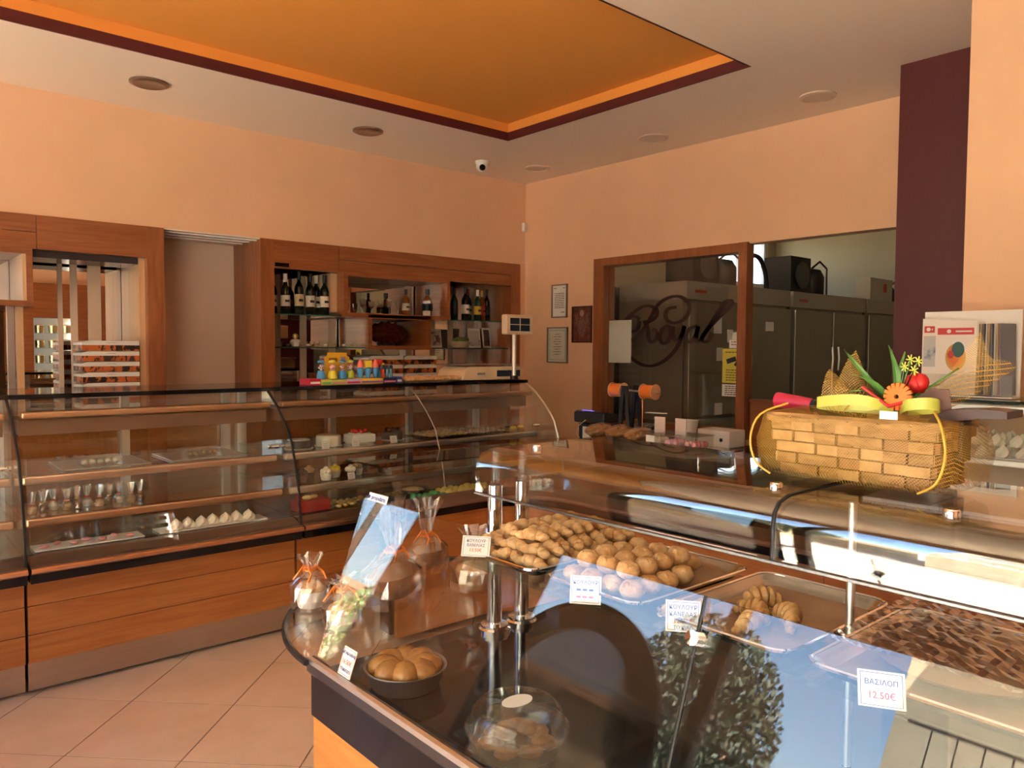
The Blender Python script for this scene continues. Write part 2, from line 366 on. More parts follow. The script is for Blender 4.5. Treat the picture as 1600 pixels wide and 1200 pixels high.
DSTEEL2 = mat('fridge header steel', (.44, .40, .325), rough=.4, metal=.6)
def fridge(label, x0, x1, doors, sign=True):
    t = thing('steel_fridge', label, 'fridge', ((x0+x1)/2, 4.5, 0), 'steel kitchen fridges')
    box('body', DSTEEL, x0, x1, 4.16, 4.9, .12, 2.0, t); box('header', DSTEEL2, x0, x1, 4.12, 4.9, 2.0, 2.16, t); box('plinth', FRAME, x0+.03, x1-.03, 4.2, 4.88, 0, .12, t)
    if sign: box('badge', mat('red badge', (.45, .07, .04)), x0+.12, x0+.28, 4.112, 4.12, 2.06, 2.085, t)
    wd = (x1-x0)/doors
    for k in range(doors):
        for z0, z1 in ((.14, .92), (.95, 1.97)):
            d = box('door', DSTEEL, x0+wd*k+.015, x0+wd*(k+1)-.015, 4.10, 4.158, z0, z1, t, bevel=.006)
            MB().tube([(x0+wd*k+(.07 if k % 2 else wd-.07), 4.07, (z0+z1)/2-.13), (x0+wd*k+(.07 if k % 2 else wd-.07), 4.06, (z0+z1)/2), (x0+wd*k+(.07 if k % 2 else wd-.07), 4.07, (z0+z1)/2+.13)], .012, 6).build('handle', ALU, d)
    return t
fridge('steel two-door fridge right behind the glass with the painted script', 5.62, 7.38, 2)
fridge('tall steel fridge with red badge in the open doorway', 7.44, 9.1, 2)
fridge('steel fridge at the dark far end of the kitchen', 9.14, 10.4, 1, False)
t = thing('steel_cupboard', 'grey steel cupboard at the left behind the painted window', 'cupboard', (6.0, 5.2, 0))
box('body', DSTEEL, 5.62, 6.35, 4.96, 5.7, 0, 2.15, t); box('door', DSTEEL2, 5.6, 5.62, 4.98, 5.68, .1, 2.1, t)
DK = mat('black machine', (.012, .011, .010), rough=.45); 
def compressor(name, label, x, y, w_, h_):
    t = thing(name, label, 'machine', (x, y, 2.16))
    box('casing', DK, x-w_*.5, x-w_*.05, y-.16, y+.16, 2.16, 2.16+h_, t, bevel=.01)
    MB().lathe((x+w_*.25, y, 2.16), [(.13, 0), (.15, .03), (.15, h_*.55), (.11, h_*.75), (.03, h_*.8)], 16).build('motor', DK, t, True)
    MB().tube([(x-w_*.05, y-.1, 2.16+h_*.6), (x+w_*.15, y-.16, 2.16+h_*.95), (x+w_*.4, y-.12, 2.16+h_*.8), (x+w_*.45, y-.1, 2.17)], .012, 6).build('pipe', mat('dull copper', (.3, .15, .08), rough=.4, metal=1), t, True)
    MB().lathe((x-w_*.28, y-.165, 2.16+h_*.5), [(.0, 0), (h_*.33, 0), (h_*.36, .02)], 18, axis=(0, -1, 0)).build('fan_grille', mat('fan grey', (.06, .06, .06), rough=.4), t)
    return t
compressor('cooling_unit', 'black cooling unit on the fridge behind the painted glass', 6.35, 4.42, .9, .36)
compressor('cooling_unit', 'black cooling unit with loose pipes above the doorway fridge', 8.1, 4.42, .95, .40)
compressor('cooling_unit', 'smaller black motor on the far end fridge', 10.1, 4.42, .6, .28)
tag(MB().tube([(7.15+.24*math.cos(a)*-1, 4.4, 2.16+.03+.34*math.sin(a)) for a in [math.pi*k/14 for k in range(15)]], .024, 8).build('rubber_hose', RUBBER, None, True), 'black rubber hose arching over the fridge top', 'hose')
t = thing('switch_box', 'beige electrical box with red switch above the far fridge', 'box', (9.6, 4.05, 2.16))
box('case', mat('old cream', (.50, .46, .38), rough=.5), 9.2, 9.8, 4.12, 4.3, 2.16, 2.42, t); box('switch', mat('red badge', (.45, .07, .04)), 9.55, 9.62, 4.11, 4.12, 2.26, 2.36, t)
for k, (x, z, w_, h_) in enumerate([(6.88, 1.74, .14, .09), (6.0, 1.70, .12, .17), (6.22, 1.62, .09, .12), (6.05, 1.45, .10, .12), (6.3, 1.32, .10, .12), (6.42, 1.32, .08, .12), (6.03, .95, .12, .11), (6.55, 1.42, .08, .13)]):
    tag(box('paper_note', PAPER, x, x+w_, 4.094, 4.098, z, z+h_), ['white note taped high on the fridge in the doorway', 'tall white note on the fridge above the window lettering', 'small white note beside the tall one on the fridge', 'square note on the fridge behind the letter y', 'left note of the lower pair on the fridge door', 'right note of the lower pair on the fridge door', 'white note low on the fridge door', 'narrow note near the handle of the fridge'][k], 'note', 'notes taped on the kitchen fridges')

# ---- painted window in the right wall, doorway half door
fr = MB().box(5.19, 5.34, 4.72, 4.843, .86, 2.37).box(5.19, 5.34, 3.33, 4.72, 2.30, 2.37).box(5.19, 5.34, 3.33, 4.72, .86, .93).box(5.18, 5.275, 3.255, 3.33, 0, 2.37)
wf = struct(fr.build('window_4', WOODV)); wf['label'] = 'brown wooden frame of the kitchen window'
box('pane', KGLASS, 5.262, 5.27, 3.33, 4.72, .93, 2.30, wf)
hd = struct(box('door_1', WOODH, 5.24, 5.29, 1.95, 3.24, .02, 1.155)); hd['label'] = 'brown wooden half door in the kitchen doorway'
box('cap', WOODH, 5.225, 5.305, 1.95, 3.24, 1.155, 1.175, hd)
ROYAL = [[(4.357, 1.806), (4.379, 1.829), (4.43, 1.843), (4.474, 1.82), (4.488, 1.764), (4.457, 1.713), (4.399, 1.712), (4.364, 1.75), (4.357, 1.8)], [(4.176, 1.888), (4.218, 1.92), (4.303, 1.926), (4.388, 1.896), (4.489, 1.832), (4.562, 1.765), (4.591, 1.697), (4.575, 1.64), (4.515, 1.62), (4.427, 1.639), (4.341, 1.695), (4.272, 1.771), (4.217, 1.846), (4.177, 1.91), (4.109, 1.962), (4.03, 1.99), (3.951, 1.995), (3.886, 1.973), (3.84, 1.929), (3.833, 1.877), (3.857, 1.825), (3.908, 1.79), (3.973, 1.773), (4.039, 1.787), (4.073, 1.826), (4.067, 1.874), (4.028, 1.899), (3.962, 1.904)], [(4.177, 1.91), (4.162, 1.866), (4.182, 1.823), (4.244, 1.792), (4.3, 1.791), (4.264, 1.738), (4.256, 1.661), (4.227, 1.616), (4.172, 1.638), (4.173, 1.703), (4.208, 1.726)], [(4.052, 1.75), (4.105, 1.724), (4.131, 1.66), (4.103, 1.605), (4.049, 1.616), (4.017, 1.68), (4.025, 1.734), (4.052, 1.75)], [(3.985, 1.744), (3.991, 1.69), (3.977, 1.637), (3.931, 1.637), (3.893, 1.689), (3.875, 1.747), (3.905, 1.658), (3.956, 1.562), (4.034, 1.487), (4.127, 1.432), (4.237, 1.407), (4.351, 1.427), (4.454, 1.482), (4.513, 1.515), (4.544, 1.543)], [(3.755, 1.745), (3.83, 1.72), (3.86, 1.657), (3.84, 1.615), (3.796, 1.626), (3.754, 1.688), (3.742, 1.744), (3.759, 1.657), (3.746, 1.62), (3.715, 1.625)], [(3.715, 1.625), (3.655, 1.707), (3.549, 1.806), (3.457, 1.884), (3.429, 1.922), (3.447, 1.938), (3.493, 1.925), (3.562, 1.837), (3.644, 1.727), (3.703, 1.646), (3.69, 1.615), (3.642, 1.625), (3.607, 1.686)]]
def smooth_path(P, k=4):
    P = [Vector(p) for p in P]; out = []
    for i in range(len(P)-1):
        a, b, c, d = P[max(i-1, 0)], P[i], P[i+1], P[min(i+2, len(P)-1)]
        for j in range(k):
            t = j/k; out.append(.5*((2*b) + (c-a)*t + (2*a-5*b+4*c-d)*t*t + (3*b-3*c+d-a)*t**3))
    return out + [P[-1]]
lt = MB()
for s_ in ROYAL:
    pp = smooth_path(s_); n_ = len(pp)
    for side in (0,):
        vs = []
        for i, p in enumerate(pp):
            d = (pp[min(i+1, n_-1)] - pp[max(i-1, 0)]).normalized(); nn = Vector((-d.y, d.x)); wd = .011 + .009*abs(d.y)
            vs += [(5.257, *(p + nn*wd)), (5.257, *(p - nn*wd)), (5.2605, *(p + nn*wd)), (5.2605, *(p - nn*wd))]
        fs = []
        for i in range(n_-1):
            a = i*4; fs += [(a, a+1, a+5, a+4), (a+2, a+6, a+7, a+3), (a, a+4, a+6, a+2), (a+1, a+3, a+7, a+5)]
        lt.add(vs, fs)
lt.build('lettering', mat('dark brown lettering', (.035, .012, .008), rough=.5), wf, label='dark brown script lettering painted on the glass')
def sheet_on_wall(name, label, cat, y0, y1, z0, z1, m_, frame=None, x=5.21):
    t = thing(name, label, cat, (x, (y0+y1)/2, (z0+z1)/2))
    if frame: ring_y = MB().box(x-.018, x, y0, y1, z0, z0+.012).box(x-.018, x, y0, y1, z1-.012, z1).box(x-.018, x, y0, y0+.012, z0, z1).box(x-.018, x, y1-.012, y1, z0, z1); ring_y.build('frame', frame, t)
    box('sheet', m_, x-.008, x-.001, y0+.005, y1-.005, z0+.005, z1-.005, t)
    return t
INK = mat('ink', (.03, .03, .04), rough=.7)
def text_lines(t, x, y0, y1, rows, m_=INK, h=.006):
    """printed rows of writing on a sheet facing -x"""
    for z, a, e in rows:
        b = MB(); y = y1 - (y1-y0)*a
        while y > y1 - (y1-y0)*e:
            l = random.uniform(.012, .03); b.box(x-.0012, x, max(y-l, y1-(y1-y0)*e), y, z, z+h); y -= l + .006
        stuff(b.build('print_row', m_, t))
GREYF = mat('grey frame', (.22, .18, .15), rough=.4)
t = sheet_on_wall('framed_certificate', 'framed white certificate, upper one left of the kitchen window', 'certificate', 5.19, 5.40, 1.85, 2.17, PAPER, GREYF)
text_lines(t, 5.2015, 5.20, 5.39, [(2.13, .1, .3), (2.13, .75, .9)] + [(2.08-.017*k, .15, .85) for k in range(9)] + [(1.90, .6, .85)])
t = sheet_on_wall('framed_certificate', 'framed greenish diploma, lower one left of the kitchen window', 'certificate', 5.18, 5.46, 1.415, 1.76, mat('diploma paper', (.60, .60, .50), rough=.6), GREYF)
MB().box(5.2005, 5.2017, 5.21, 5.43, 1.445, 1.449).box(5.2005, 5.2017, 5.21, 5.43, 1.726, 1.73).box(5.2005, 5.2017, 5.21, 5.214, 1.445, 1.73).box(5.2005, 5.2017, 5.426, 5.43, 1.445, 1.73).build('border', mat('green ink', (.2, .25, .18)), t)
text_lines(t, 5.2015, 5.23, 5.41, [(1.69-.024*k, .3 - .1*(k % 2), .7 + .1*(k % 2)) for k in range(9)], h=.005)
t = sheet_on_wall('icon_picture', 'small dark red religious icon beside the window frame', 'picture', 4.87, 5.12, 1.61, 1.95, mat('icon red', (.22, .06, .035), rough=.4, col2=(.05, .02, .015), vscale=25), mat('icon frame', (.05, .02, .02), rough=.4))
ib = MB(); ib.ball((5.2, 4.995, 1.885), .003, .028, .032, 10, 6); ib.build('head', mat('icon skin', (.35, .25, .2)), t)
ib = MB(); ib.ball((5.2, 4.995, 1.76), .003, .055, .095, 10, 6).ball((5.2, 4.93, 1.83), .003, .02, .06, 8, 6).ball((5.2, 5.06, 1.83), .003, .02, .06, 8, 6); ib.build('robe', mat('icon robe', (.30, .14, .09), col2=(.07, .04, .05), vscale=60), t)
# notices stuck to the inside of the painted glass
t = thing('camera_notice', 'yellow surveillance notice on the window by the post', 'notice', (5.25, 3.42, 1.3))
box('sheet', mat('notice yellow', (.62, .55, .08), rough=.5), 5.250, 5.256, 3.345, 3.50, 1.29, 1.56, t)
cmx = MB().obox((5.249, 3.42, 1.47), (.001, 0, 0), (0, .04, -.012), (0, .006, .018)).obox((5.249, 3.375, 1.445), (.001, 0, 0), (0, .012, -.016), (0, .008, .006)); cmx.build('camera_symbol', INK, t)
text_lines(t, 5.2495, 3.36, 3.485, [(1.53, .1, .9)] + [(1.39-.02*k, .15, .9) for k in range(5)])
t = thing('paper_notice', 'white printed notice under the yellow one', 'notice', (5.25, 3.42, 1.19))
box('sheet', PAPER, 5.250, 5.256, 3.345, 3.50, 1.185, 1.28, t); text_lines(t, 5.2495, 3.36, 3.485, [(1.262-.016*k, .1, .9) for k in range(5)])
t = thing('paper_notice', 'small white slip above the yellow notice', 'notice', (5.25, 3.40, 1.57))
box('sheet', PAPER, 5.250, 5.256, 3.345, 3.44, 1.565, 1.63, t); text_lines(t, 5.2495, 3.355, 3.43, [(1.61, .1, .8), (1.59, .1, .7)])
tag(box('window_poster', mat('pale poster', (.55, .58, .50), rough=.4), 5.250, 5.256, 4.44, 4.70, 1.43, 1.81), 'pale poster stuck low at the left of the painted glass', 'poster')
# ceiling fittings
def disc(name, label, cat, x, y, r, lit):
    t = thing(name, label, cat, (x, y, 3.2), 'round ceiling fittings')
    if lit:
        MB().lathe((x, y, 3.186), [(r*.74, .0), (r*.8, -.004), (r, .004), (r, .014), (r*.74, .014)], 28).build('trim_ring', mat('bronze trim', (.28, .2, .15), rough=.3, metal=.7), t, True)
        MB().lathe((x, y, 3.19), [(0, .008), (r*.35, .004), (r*.74, -.001), (r*.74, .01)], 24).build('lens', mat('lamp lens', (.75, .72, .66), rough=.1, metal=.6, bump=.6, bscale=60), t, True)
    else:
        MB().lathe((x, y, 3.188), [(r*.78, .0), (r*.8, -.003), (r, .003), (r, .012), (r*.78, .012)], 28).build('trim_ring', mat('cover beige', (.66, .52, .41), rough=.45), t, True)
        MB().lathe((x, y, 3.19), [(0, .001), (r*.78, .002), (r*.78, .01)], 24).build('cover', CEILP, t, True)
disc('ceiling_downlight', 'recessed downlight nearest the left end of the back wall', 'light', 1.483, 5.183, .115, True)
disc('ceiling_downlight', 'recessed downlight above the wine cabinet', 'light', 3.049, 5.193, .115, True)
disc('blank_ceiling_disc', 'flush ceiling disc nearest the maroon column', 'ceiling disc', 4.813, 2.528, .115, False)
disc('blank_ceiling_disc', 'flush ceiling disc midway along the right wall', 'ceiling disc', 4.804, 3.863, .115, False)
disc('blank_ceiling_disc', 'flush ceiling disc in the room corner', 'ceiling disc', 4.815, 5.201, .115, False)
t = thing('dome_camera', 'white dome security camera on the ceiling', 'camera', (4.29, 5.357, 3.2))
MB().lathe((4.29, 5.357, 3.2), [(.058, 0), (.06, -.012), (.056, -.02), (.054, -.03)], 20).build('base', WHITE, t, True)
MB().ball((4.29, 5.357, 3.155), .052, n=18, k=12).build('dome', WHITE, t, True)
MB().lathe((4.265, 5.319, 3.137), [(.028, 0), (.026, .008), (0, .012)], 16, axis=(-.5, -.75, -.35)).build('lens', BLACK, t, True)
t = thing('wall_sensor', 'small white motion sensor high in the wall corner', 'sensor', (5.19, 5.785, 2.765))
box('body', WHITE, 5.155, 5.2, 5.76, 5.798, 2.72, 2.81, t, bevel=.008); box('lens', mat('sensor lens', (.7, .66, .6), rough=.3), 5.16, 5.195, 5.755, 5.76, 2.735, 2.765, t)
tag(MB().tube([(5.2, 5.79, 2.72), (5.203, 5.793, 2.5), (5.2, 5.79, 2.42), (5.15, 5.785, 2.405)], .003, 5).build('sensor_cable', PAPER), 'thin white cable running down from the corner sensor', 'cable')

# ================================================================== BACK CABINETS
CY = 5.79
def cab_box(t, name, m_, x0, x1, z0, z1, y0=CY, y1=6.33): return box(name, m_, x0, x1, y0, y1, z0, z1, t)
t = thing('wall_cabinet', 'brown wooden wall cabinet with wine bottles and mirrors', 'cabinet', (3.79, 6.0, 0))
RC = t
cab_box(t, 'side_panel', WOODV, 2.449, 2.56, 0, 2.394); cab_box(t, 'side_panel', WOODV, 5.01, 5.135, 0, 2.394)
cab_box(t, 'top_rail', WOODH, 2.56, 3.12, 2.175, 2.394, CY, 5.86); cab_box(t, 'top_rail', WOODH, 3.123, 5.01, 2.28, 2.394, CY, 5.86); cab_box(t, 'top_rail', WOODH, 3.123, 5.01, 2.175, 2.277, CY+.003, 5.86)
cab_box(t, 'top_board', WOODH, 2.56, 5.01, 2.33, 2.39, 5.86, 6.33)
cab_box(t, 'base_body', WOODV, 2.56, 5.01, 0, .98, 5.84, 6.33); cab_box(t, 'worktop', BLACK, 2.56, 5.01, .98, 1.01, 5.8, 6.33)
box('mirror', MIRROR, 2.56, 5.01, 6.315, 6.325, 1.01, 2.33, t)
for x in (2.66, 2.78, 3.02, 3.30, 4.12, 4.4, 4.62, 4.86):
    box('mirror_strip', BEIGE, x, x+(.06 if x != 4.86 else .09), 6.307, 6.315, 1.01, 2.175, t)
def wbox(x0, x1, z0, z1, nm, th=.035, ys=5.775):
    o = MB().box(x0, x1, ys, 6.30, z0, z0+th).box(x0, x1, ys, 6.30, z1-th, z1).box(x0, x0+th, ys, 6.30, z0+th, z1-th).box(x1-th, x1, ys, 6.30, z0+th, z1-th)
    return o.build(nm, WOODH, t)
wbox(3.16, 4.255, 1.81, 2.185, 'framed_box'); wbox(3.39, 4.04, 1.535, 1.835, 'framed_box')
def gshelf(x0, x1, z): 
    s_ = box('glass_shelf', SHELFG, x0, x1, 5.83, 6.30, z, z+.01, t); box('shelf_edge', mat('green glass edge', (.03, .10, .07), rough=.1), x0, x1, 5.826, 5.83, z, z+.01, s_)
for a in ((2.56, 3.16, 1.81), (4.255, 5.01, 1.81), (2.56, 3.39, 1.545), (4.04, 5.01, 1.545)): gshelf(*a)
cab_box(t, 'divider', WOODL, 3.10, 3.16, 1.85, 2.175, 5.9, 6.30)
tag(box('brand_sticker', BLACK, 2.565, 2.68, CY-.004, CY-.001, 2.185, 2.215), 'small black sticker with white print on the cabinet rail', 'sticker')
t = thing('wall_cabinet', 'brown wooden cabinet with mirror at the left end of the back wall', 'cabinet', (1.0, 6.0, 0))
cab_box(t, 'side_panel', WOODV, 1.625, 1.74, 0, 2.394); cab_box(t, 'side_panel', WOODV, -.6, -.5, 0, 2.394)
cab_box(t, 'top_rail', WOODH, -.5, .955, 2.285, 2.394, CY, 5.86); cab_box(t, 'top_rail', WOODH, .958, 1.625, 2.175, 2.394, CY, 5.86); cab_box(t, 'top_rail', WOODH, -.5, .955, 2.175, 2.282, CY+.003, 5.86)
cab_box(t, 'top_board', WOODH, -.5, 1.625, 2.33, 2.39, 5.86, 6.33)
cab_box(t, 'light_valance', mat('dark valance', (.03, .025, .03), rough=.2), .93, 1.625, 2.13, 2.175, 5.86, 6.2)
cab_box(t, 'base_body', WOODV, -.5, 1.625, 0, .98, 5.84, 6.33); cab_box(t, 'worktop', mat('brown worktop', (.13, .05, .03), rough=.2), -.5, 1.625, .98, 1.01, 5.8, 6.33)
box('mirror', MIRROR, -.5, 1.625, 6.315, 6.325, 1.01, 2.33, t)
for x, q in ((1.165, .03), (1.245, .045), (1.36, .085)): box('mirror_strip', BEIGE, x, x+q, 6.305, 6.315, 1.01, 2.14, t)
cab_box(t, 'inner_side', WOODL, 1.585, 1.625, 1.01, 2.175, 5.85, 6.305)
wbox(-.3, .93, 1.805, 2.175, 'framed_box')
box('inner_face', WOODL, .875, .895, 5.79, 6.30, 1.84, 2.14, t)
box('support_post', mat('post brushed', (.45, .42, .40), rough=.3, metal=.8), .80, .84, 5.9, 5.94, 1.01, 1.805, t); box('support_post', WOODL, .85, .89, 5.9, 5.94, 1.01, 1.805, t)

# back of the shop, seen in the mirrors: wooden wall with a lit cake cabinet
t = thing('cake_fridge', 'lit glass cake fridge in a wooden surround behind the camera', 'fridge', (2.7, -2.2, 0))
MB().box(1.5, 2.38, -2.4, -2.2, 0, 2.6).box(3.02, 3.9, -2.4, -2.2, 0, 2.6).box(2.38, 3.02, -2.4, -2.2, 2.02, 2.6).box(2.38, 3.02, -2.4, -2.2, 0, 1.0).build('surround', WOODH, t)
box('interior', mat('fridge white', (.42, .41, .36), rough=.4, emit=(1, .93, .75), estr=.03), 2.38, 3.02, -2.395, -2.385, 1.0, 2.02, t)
box('light_tube', mat('lamp tube', (1, 1, 1), emit=(1, .93, .78), estr=2.5), 2.96, 2.99, -2.36, -2.33, 1.05, 1.98, t)
for k in range(3): box('shelf', SHELFG, 2.38, 3.02, -2.38, -2.2, 1.258+.25*k, 1.268+.25*k, t)
TIN = mat('gold foil tin', (.65, .58, .36), rough=.25, metal=.9)
for k in range(4):
    for q in range(3):
        x = 2.48 + .2*q; z = (1.0, 1.268, 1.518, 1.768)[k]; place = ('in the bottom row', 'on the lower shelf', 'on the middle shelf', 'on the top shelf')[k] + (' at the left', ' in the middle', ' at the right')[q]
        c_ = thing('cake', 'gold wrapped cake %s of the lit mirrored fridge' % place, 'cake', (x, -2.29, z+.003), 'cakes in the lit fridge')
        MB().lathe((x, -2.29, z+.003), [(.07, 0), (.075, .12), (.07, .12)], 18).build('wrapper', TIN, c_, True); MB().lathe((x, -2.29, z+.12), [(.072, 0), (.06, .02), (0, .028)], 18).build('cream_top', mat('cream', (.8, .74, .62), rough=.5), c_, True)

# ================================================================== DISPLAY CASE A along the back
PROF = [(3.80, .605), (3.824, .772), (3.86, .90), (3.913, 1.04), (3.955, 1.09), (4.015, 1.154), (4.11, 1.235), (4.22, 1.30)]
def case_A(x0, x1, label, left_end, right_end, seams=(), kick=True):
    t = thing('display_case', label, 'display case', ((x0+x1)/2, 4.3, 0)); g = .004
    box('kick_plate', STEEL, x0+g, x1-g, 3.92, 3.935, .02, .15, t)
    for k in range(3): MB().box(x0+g, x1-g, 3.895, 3.93, .151+.128*k, .276+.128*k).build('front_board', WOODF, t)
    box('body', RUBBER, x0+g, x1-g, 3.935, 4.80, .05, .60, t)
    box('base_trim', BLACK, x0+g, x1-g, 3.80, 3.895, .528, .566, t)
    MB().ext([(3.93, .566), (3.80, .566), (3.785, .575), (3.785, .592), (3.795, .60), (3.83, .602), (3.90, .625), (3.93, .625)], x0+g, x1-g, XA).build('lip', BRONZE, t)
    MB().ext([(3.784, .572), (3.776, .578), (3.776, .590), (3.784, .596)], x0+g, x1-g, XA).build('lip_rail', ALUREFL, t)
    box('deck', mat('case deck steel', (.35, .33, .32), rough=.25, metal=.9), x0+g, x1-g, 3.93, 4.78, .60, .625, t)
    e = [x0+g] + [v for q in seams for v in (q-.002, q+.002)] + [x1-g]
    for a, b in zip(e[::2], e[1::2]): MB().sheet(PROF, .007, a, b, XA).build('front_glass', GLASS, t, True)
    for xx, on in ((x0+.01, left_end), (x1-.01, right_end)):
        if on:
            MB().ext(PROF + [(4.78, 1.30), (4.78, .605)], xx-.004, xx+.004, XA).build('end_glass', GLASS, t)
            MB().tube([(xx, y-.002, z) for y, z in PROF], .007, 6).build('glass_gasket', RUBBER if on == 1 else ALU, t, True)
    for q in seams: MB().tube([(q, y-.003, z) for y, z in PROF], .003, 6).build('glass_joint', ALU, t, True)
    box('top', BLACK, x0, x1, 4.205, 4.86, 1.30, 1.322, t)
    box('light_rail', ALUREFL, x0+.03, x1-.03, 4.12, 4.19, 1.213, 1.243, t, bevel=.008)
    box('light_housing', BRONZE, x0+.03, x1-.03, 4.19, 4.5, 1.13, 1.20, t)
    for z, yf in ((.94, 4.10), (.758, 4.03)):
        s_ = box('shelf', SHELFG, x0+.02, x1-.02, yf, 4.74, z, z+.012, t)
        box('shelf_edge', ALUREFL if x0 < 1.5 else ALU, x0+.02, x1-.02, yf-.034, yf, z-.026, z+.014, s_, bevel=.01)
    n_ = max(2, round((x1-x0)/.65))
    for k in range(n_+1):
        x = x0 + .05 + (x1-x0-.1)*k/n_
        box('back_post', ALU, x-.022, x+.022, 4.74, 4.78, .625, 1.30, t)
    box('back_door', glass('dusky back glass', tint=(.86, .82, .78), f0=.05), x0+.05, x1-.05, 4.785, 4.792, .625, 1.30, t)
    if right_end:
        MB().lathe((x1-.05, 4.06, 1.0), [(.012, -.03), (.012, .03)], 10, axis=(1, 0, 0)).build('glass_clamp', CHROME, t)
    return t
A0 = case_A(-.6, .571, 'glass pastry case cut off by the left edge of the picture', 0, 1)
A1 = case_A(.575, 1.828, 'glass pastry case with wrapped biscuits and aluminium shelf edges coloured like reflected wood', 0, 1)
A2 = case_A(1.832, 3.81, 'glass cake case below the scale, in the room corner', 0, 2, (2.77,))

# ================================================================== LOW L-SHAPED COUNTER in front of case A
def lpath(y_end=-1.0, y_start=2.95, x_start=2.12):
    P = []
    if x_start is not None: P += [((x_start, 3.33), (0, 1)), ((2.64, 3.33), (0, 1))]
    return P
ARC = [((2.64+.38*math.cos(a), 2.95+.38*math.sin(a)), (math.cos(a), math.sin(a))) for a in [math.pi/2*(1-k/10) for k in range(11)]]
D_STR = [((2.12, 3.33), (0, 1)), ((2.64, 3.33), (0, 1))]
def E_STR(a, b): return [((3.02, a), (1, 0)), ((3.02, b), (1, 0))]
def sweep(prof, path):
    mb = MB(); n = len(prof); vs = []
    for (px, py), (nx, ny) in path: vs += [(px+nx*o, py+ny*o, z) for o, z in prof]
    k = len(path); fs = [(i*n+j, i*n+(j+1) % n, (i+1)*n+(j+1) % n, (i+1)*n+j) for i in range(k-1) for j in range(n)]
    fs += [tuple(range(n))[::-1], tuple((k-1)*n+j for j in range(n))]
    return mb.add(vs, fs)
t = thing('low_counter', 'low L-shaped pastry counter with curved wooden front and glass top', 'counter', (3.0, 3.0, 0))
LC = t
segs = [D_STR, ARC] + [E_STR(2.948-.72*k, 2.232-.72*k) for k in range(5)]
for s_ in segs:
    sweep([(0, .05), (.03, .05), (.03, .658), (0, .658)], s_).build('front_panel', WOODF, t, True)
full = D_STR + ARC[1:] + E_STR(2.94, -.65)
sweep([(-.03, .662), (.04, .662), (.04, .70), (-.03, .70)], full).build('base_trim', BLACK, t, True)
sweep([(-.03, .70), (-.035, .71), (-.03, .722), (.02, .735), (.06, .755), (.06, .70)], full).build('lip', BRONZE, t, True)
gp = [(.02, .745), (.03, .80), (.045, .85), (.07, .885), (.105, .91), (.15, .921)]
sweep(gp + [(o+.006, z-.006) for o, z in reversed(gp)], full).build('bent_glass', GLASS, t, True)
top = [((p[0]+n[0]*.15), (p[1]+n[1]*.15)) for p, n in full] + [(4.03, -.65), (4.03, 1.40), (4.45, 1.40), (4.45, 3.74), (3.84, 3.74), (3.84, 3.855), (2.12, 3.855)]
MB().ext(top, .917, .925, lambda u, v, q: (u, v, q)).build('top_glass', GLASSD, t)
dk = [((p[0]+n[0]*.062), (p[1]+n[1]*.062)) for p, n in full] + [(4.03, -.65), (4.03, 1.40), (4.45, 1.40), (4.45, 3.74), (2.12, 3.74)]
MB().ext(dk, .69, .705, lambda u, v, q: (u, v, q)).build('deck', mat('case deck steel', (.35, .33, .32)), t)
MB().ext([(x, y) for x, y in dk[:-5]] + [(3.3, -.65), (3.3, 3.5), (2.12, 3.5)], .05, .69, lambda u, v, q: (u, v, q)).build('carcass', RUBBER, t)
box('end_glass', GLASS, 2.12, 2.127, 3.36, 3.75, .705, .917, t)
box('back_panel', WOODH, 4.40, 4.45, 1.40, 3.74, .05, .917, t)

# ================================================================== CASE C (meringues) on the right
t = thing('meringue_case', 'glass case of white meringues at the right edge', 'display case', (3.8, .7, .926))
box('base_plate', ALU, 3.22, 4.0, -.55, 1.45, .926, .94, t)
box('top', glass('case top glass', tint=(.7, .78, .75), f0=.06), 3.6, 4.02, -.55, 1.45, 1.335, 1.345, t); box('top_edge', mat('green black edge', (.012, .03, .025), rough=.1), 3.592, 3.6, -.55, 1.45, 1.333, 1.347, t)
box('top_rail', ALU, 3.6, 3.64, -.55, 1.45, 1.295, 1.33, t, bevel=.008)
for z in (1.09,): box('shelf', SHELFG, 3.6, 3.98, -.55, 1.45, z, z+.012, t); box('shelf_rail', ALU, 3.57, 3.6, -.55, 1.45, z-.012, z+.014, t, bevel=.006)
MB().sheet([(3.25, .945), (3.30, 1.1), (3.42, 1.25), (3.595, 1.335)], .007, -.55, 1.45, YA).build('front_glass', GLASS, t, True)
for y in (1.43, .45, -.5): box('post', ALU, 3.94, 3.98, y-.02, y+.02, .94, 1.335, t)
MERW = mat('meringue white', (.86, .80, .70), rough=.55, subsurf=.1)
def meringue(r, h):
    b = MB(); n = 20; prof = [(.0, 0), (1, .0), (1.05, .18), (.92, .42), (.62, .68), (.28, .88), (.06, 1.0), (0, 1.04)]
    vs = []
    for i, (q, z) in enumerate(prof):
        for j in range(n):
            a = 2*math.pi*j/n + i*.35; rr = q*(1 + .13*math.cos(5*2*math.pi*j/n))
            vs.append((r*rr*math.cos(a), r*rr*math.sin(a), h*z))
    return b.add(vs, [(i*n+j, i*n+(j+1) % n, (i+1)*n+(j+1) % n, (i+1)*n+j) for i in range(len(prof)-1) for j in range(n)])
tag(box('meringue_tray', ALU, 3.62, 3.92, .5, 1.4, 1.1035, 1.1065), 'thin metal tray under the meringues', 'tray')
mer0 = meringue(.027, .050).build('meringue', MERW, None, True)
first = True
MERS = []
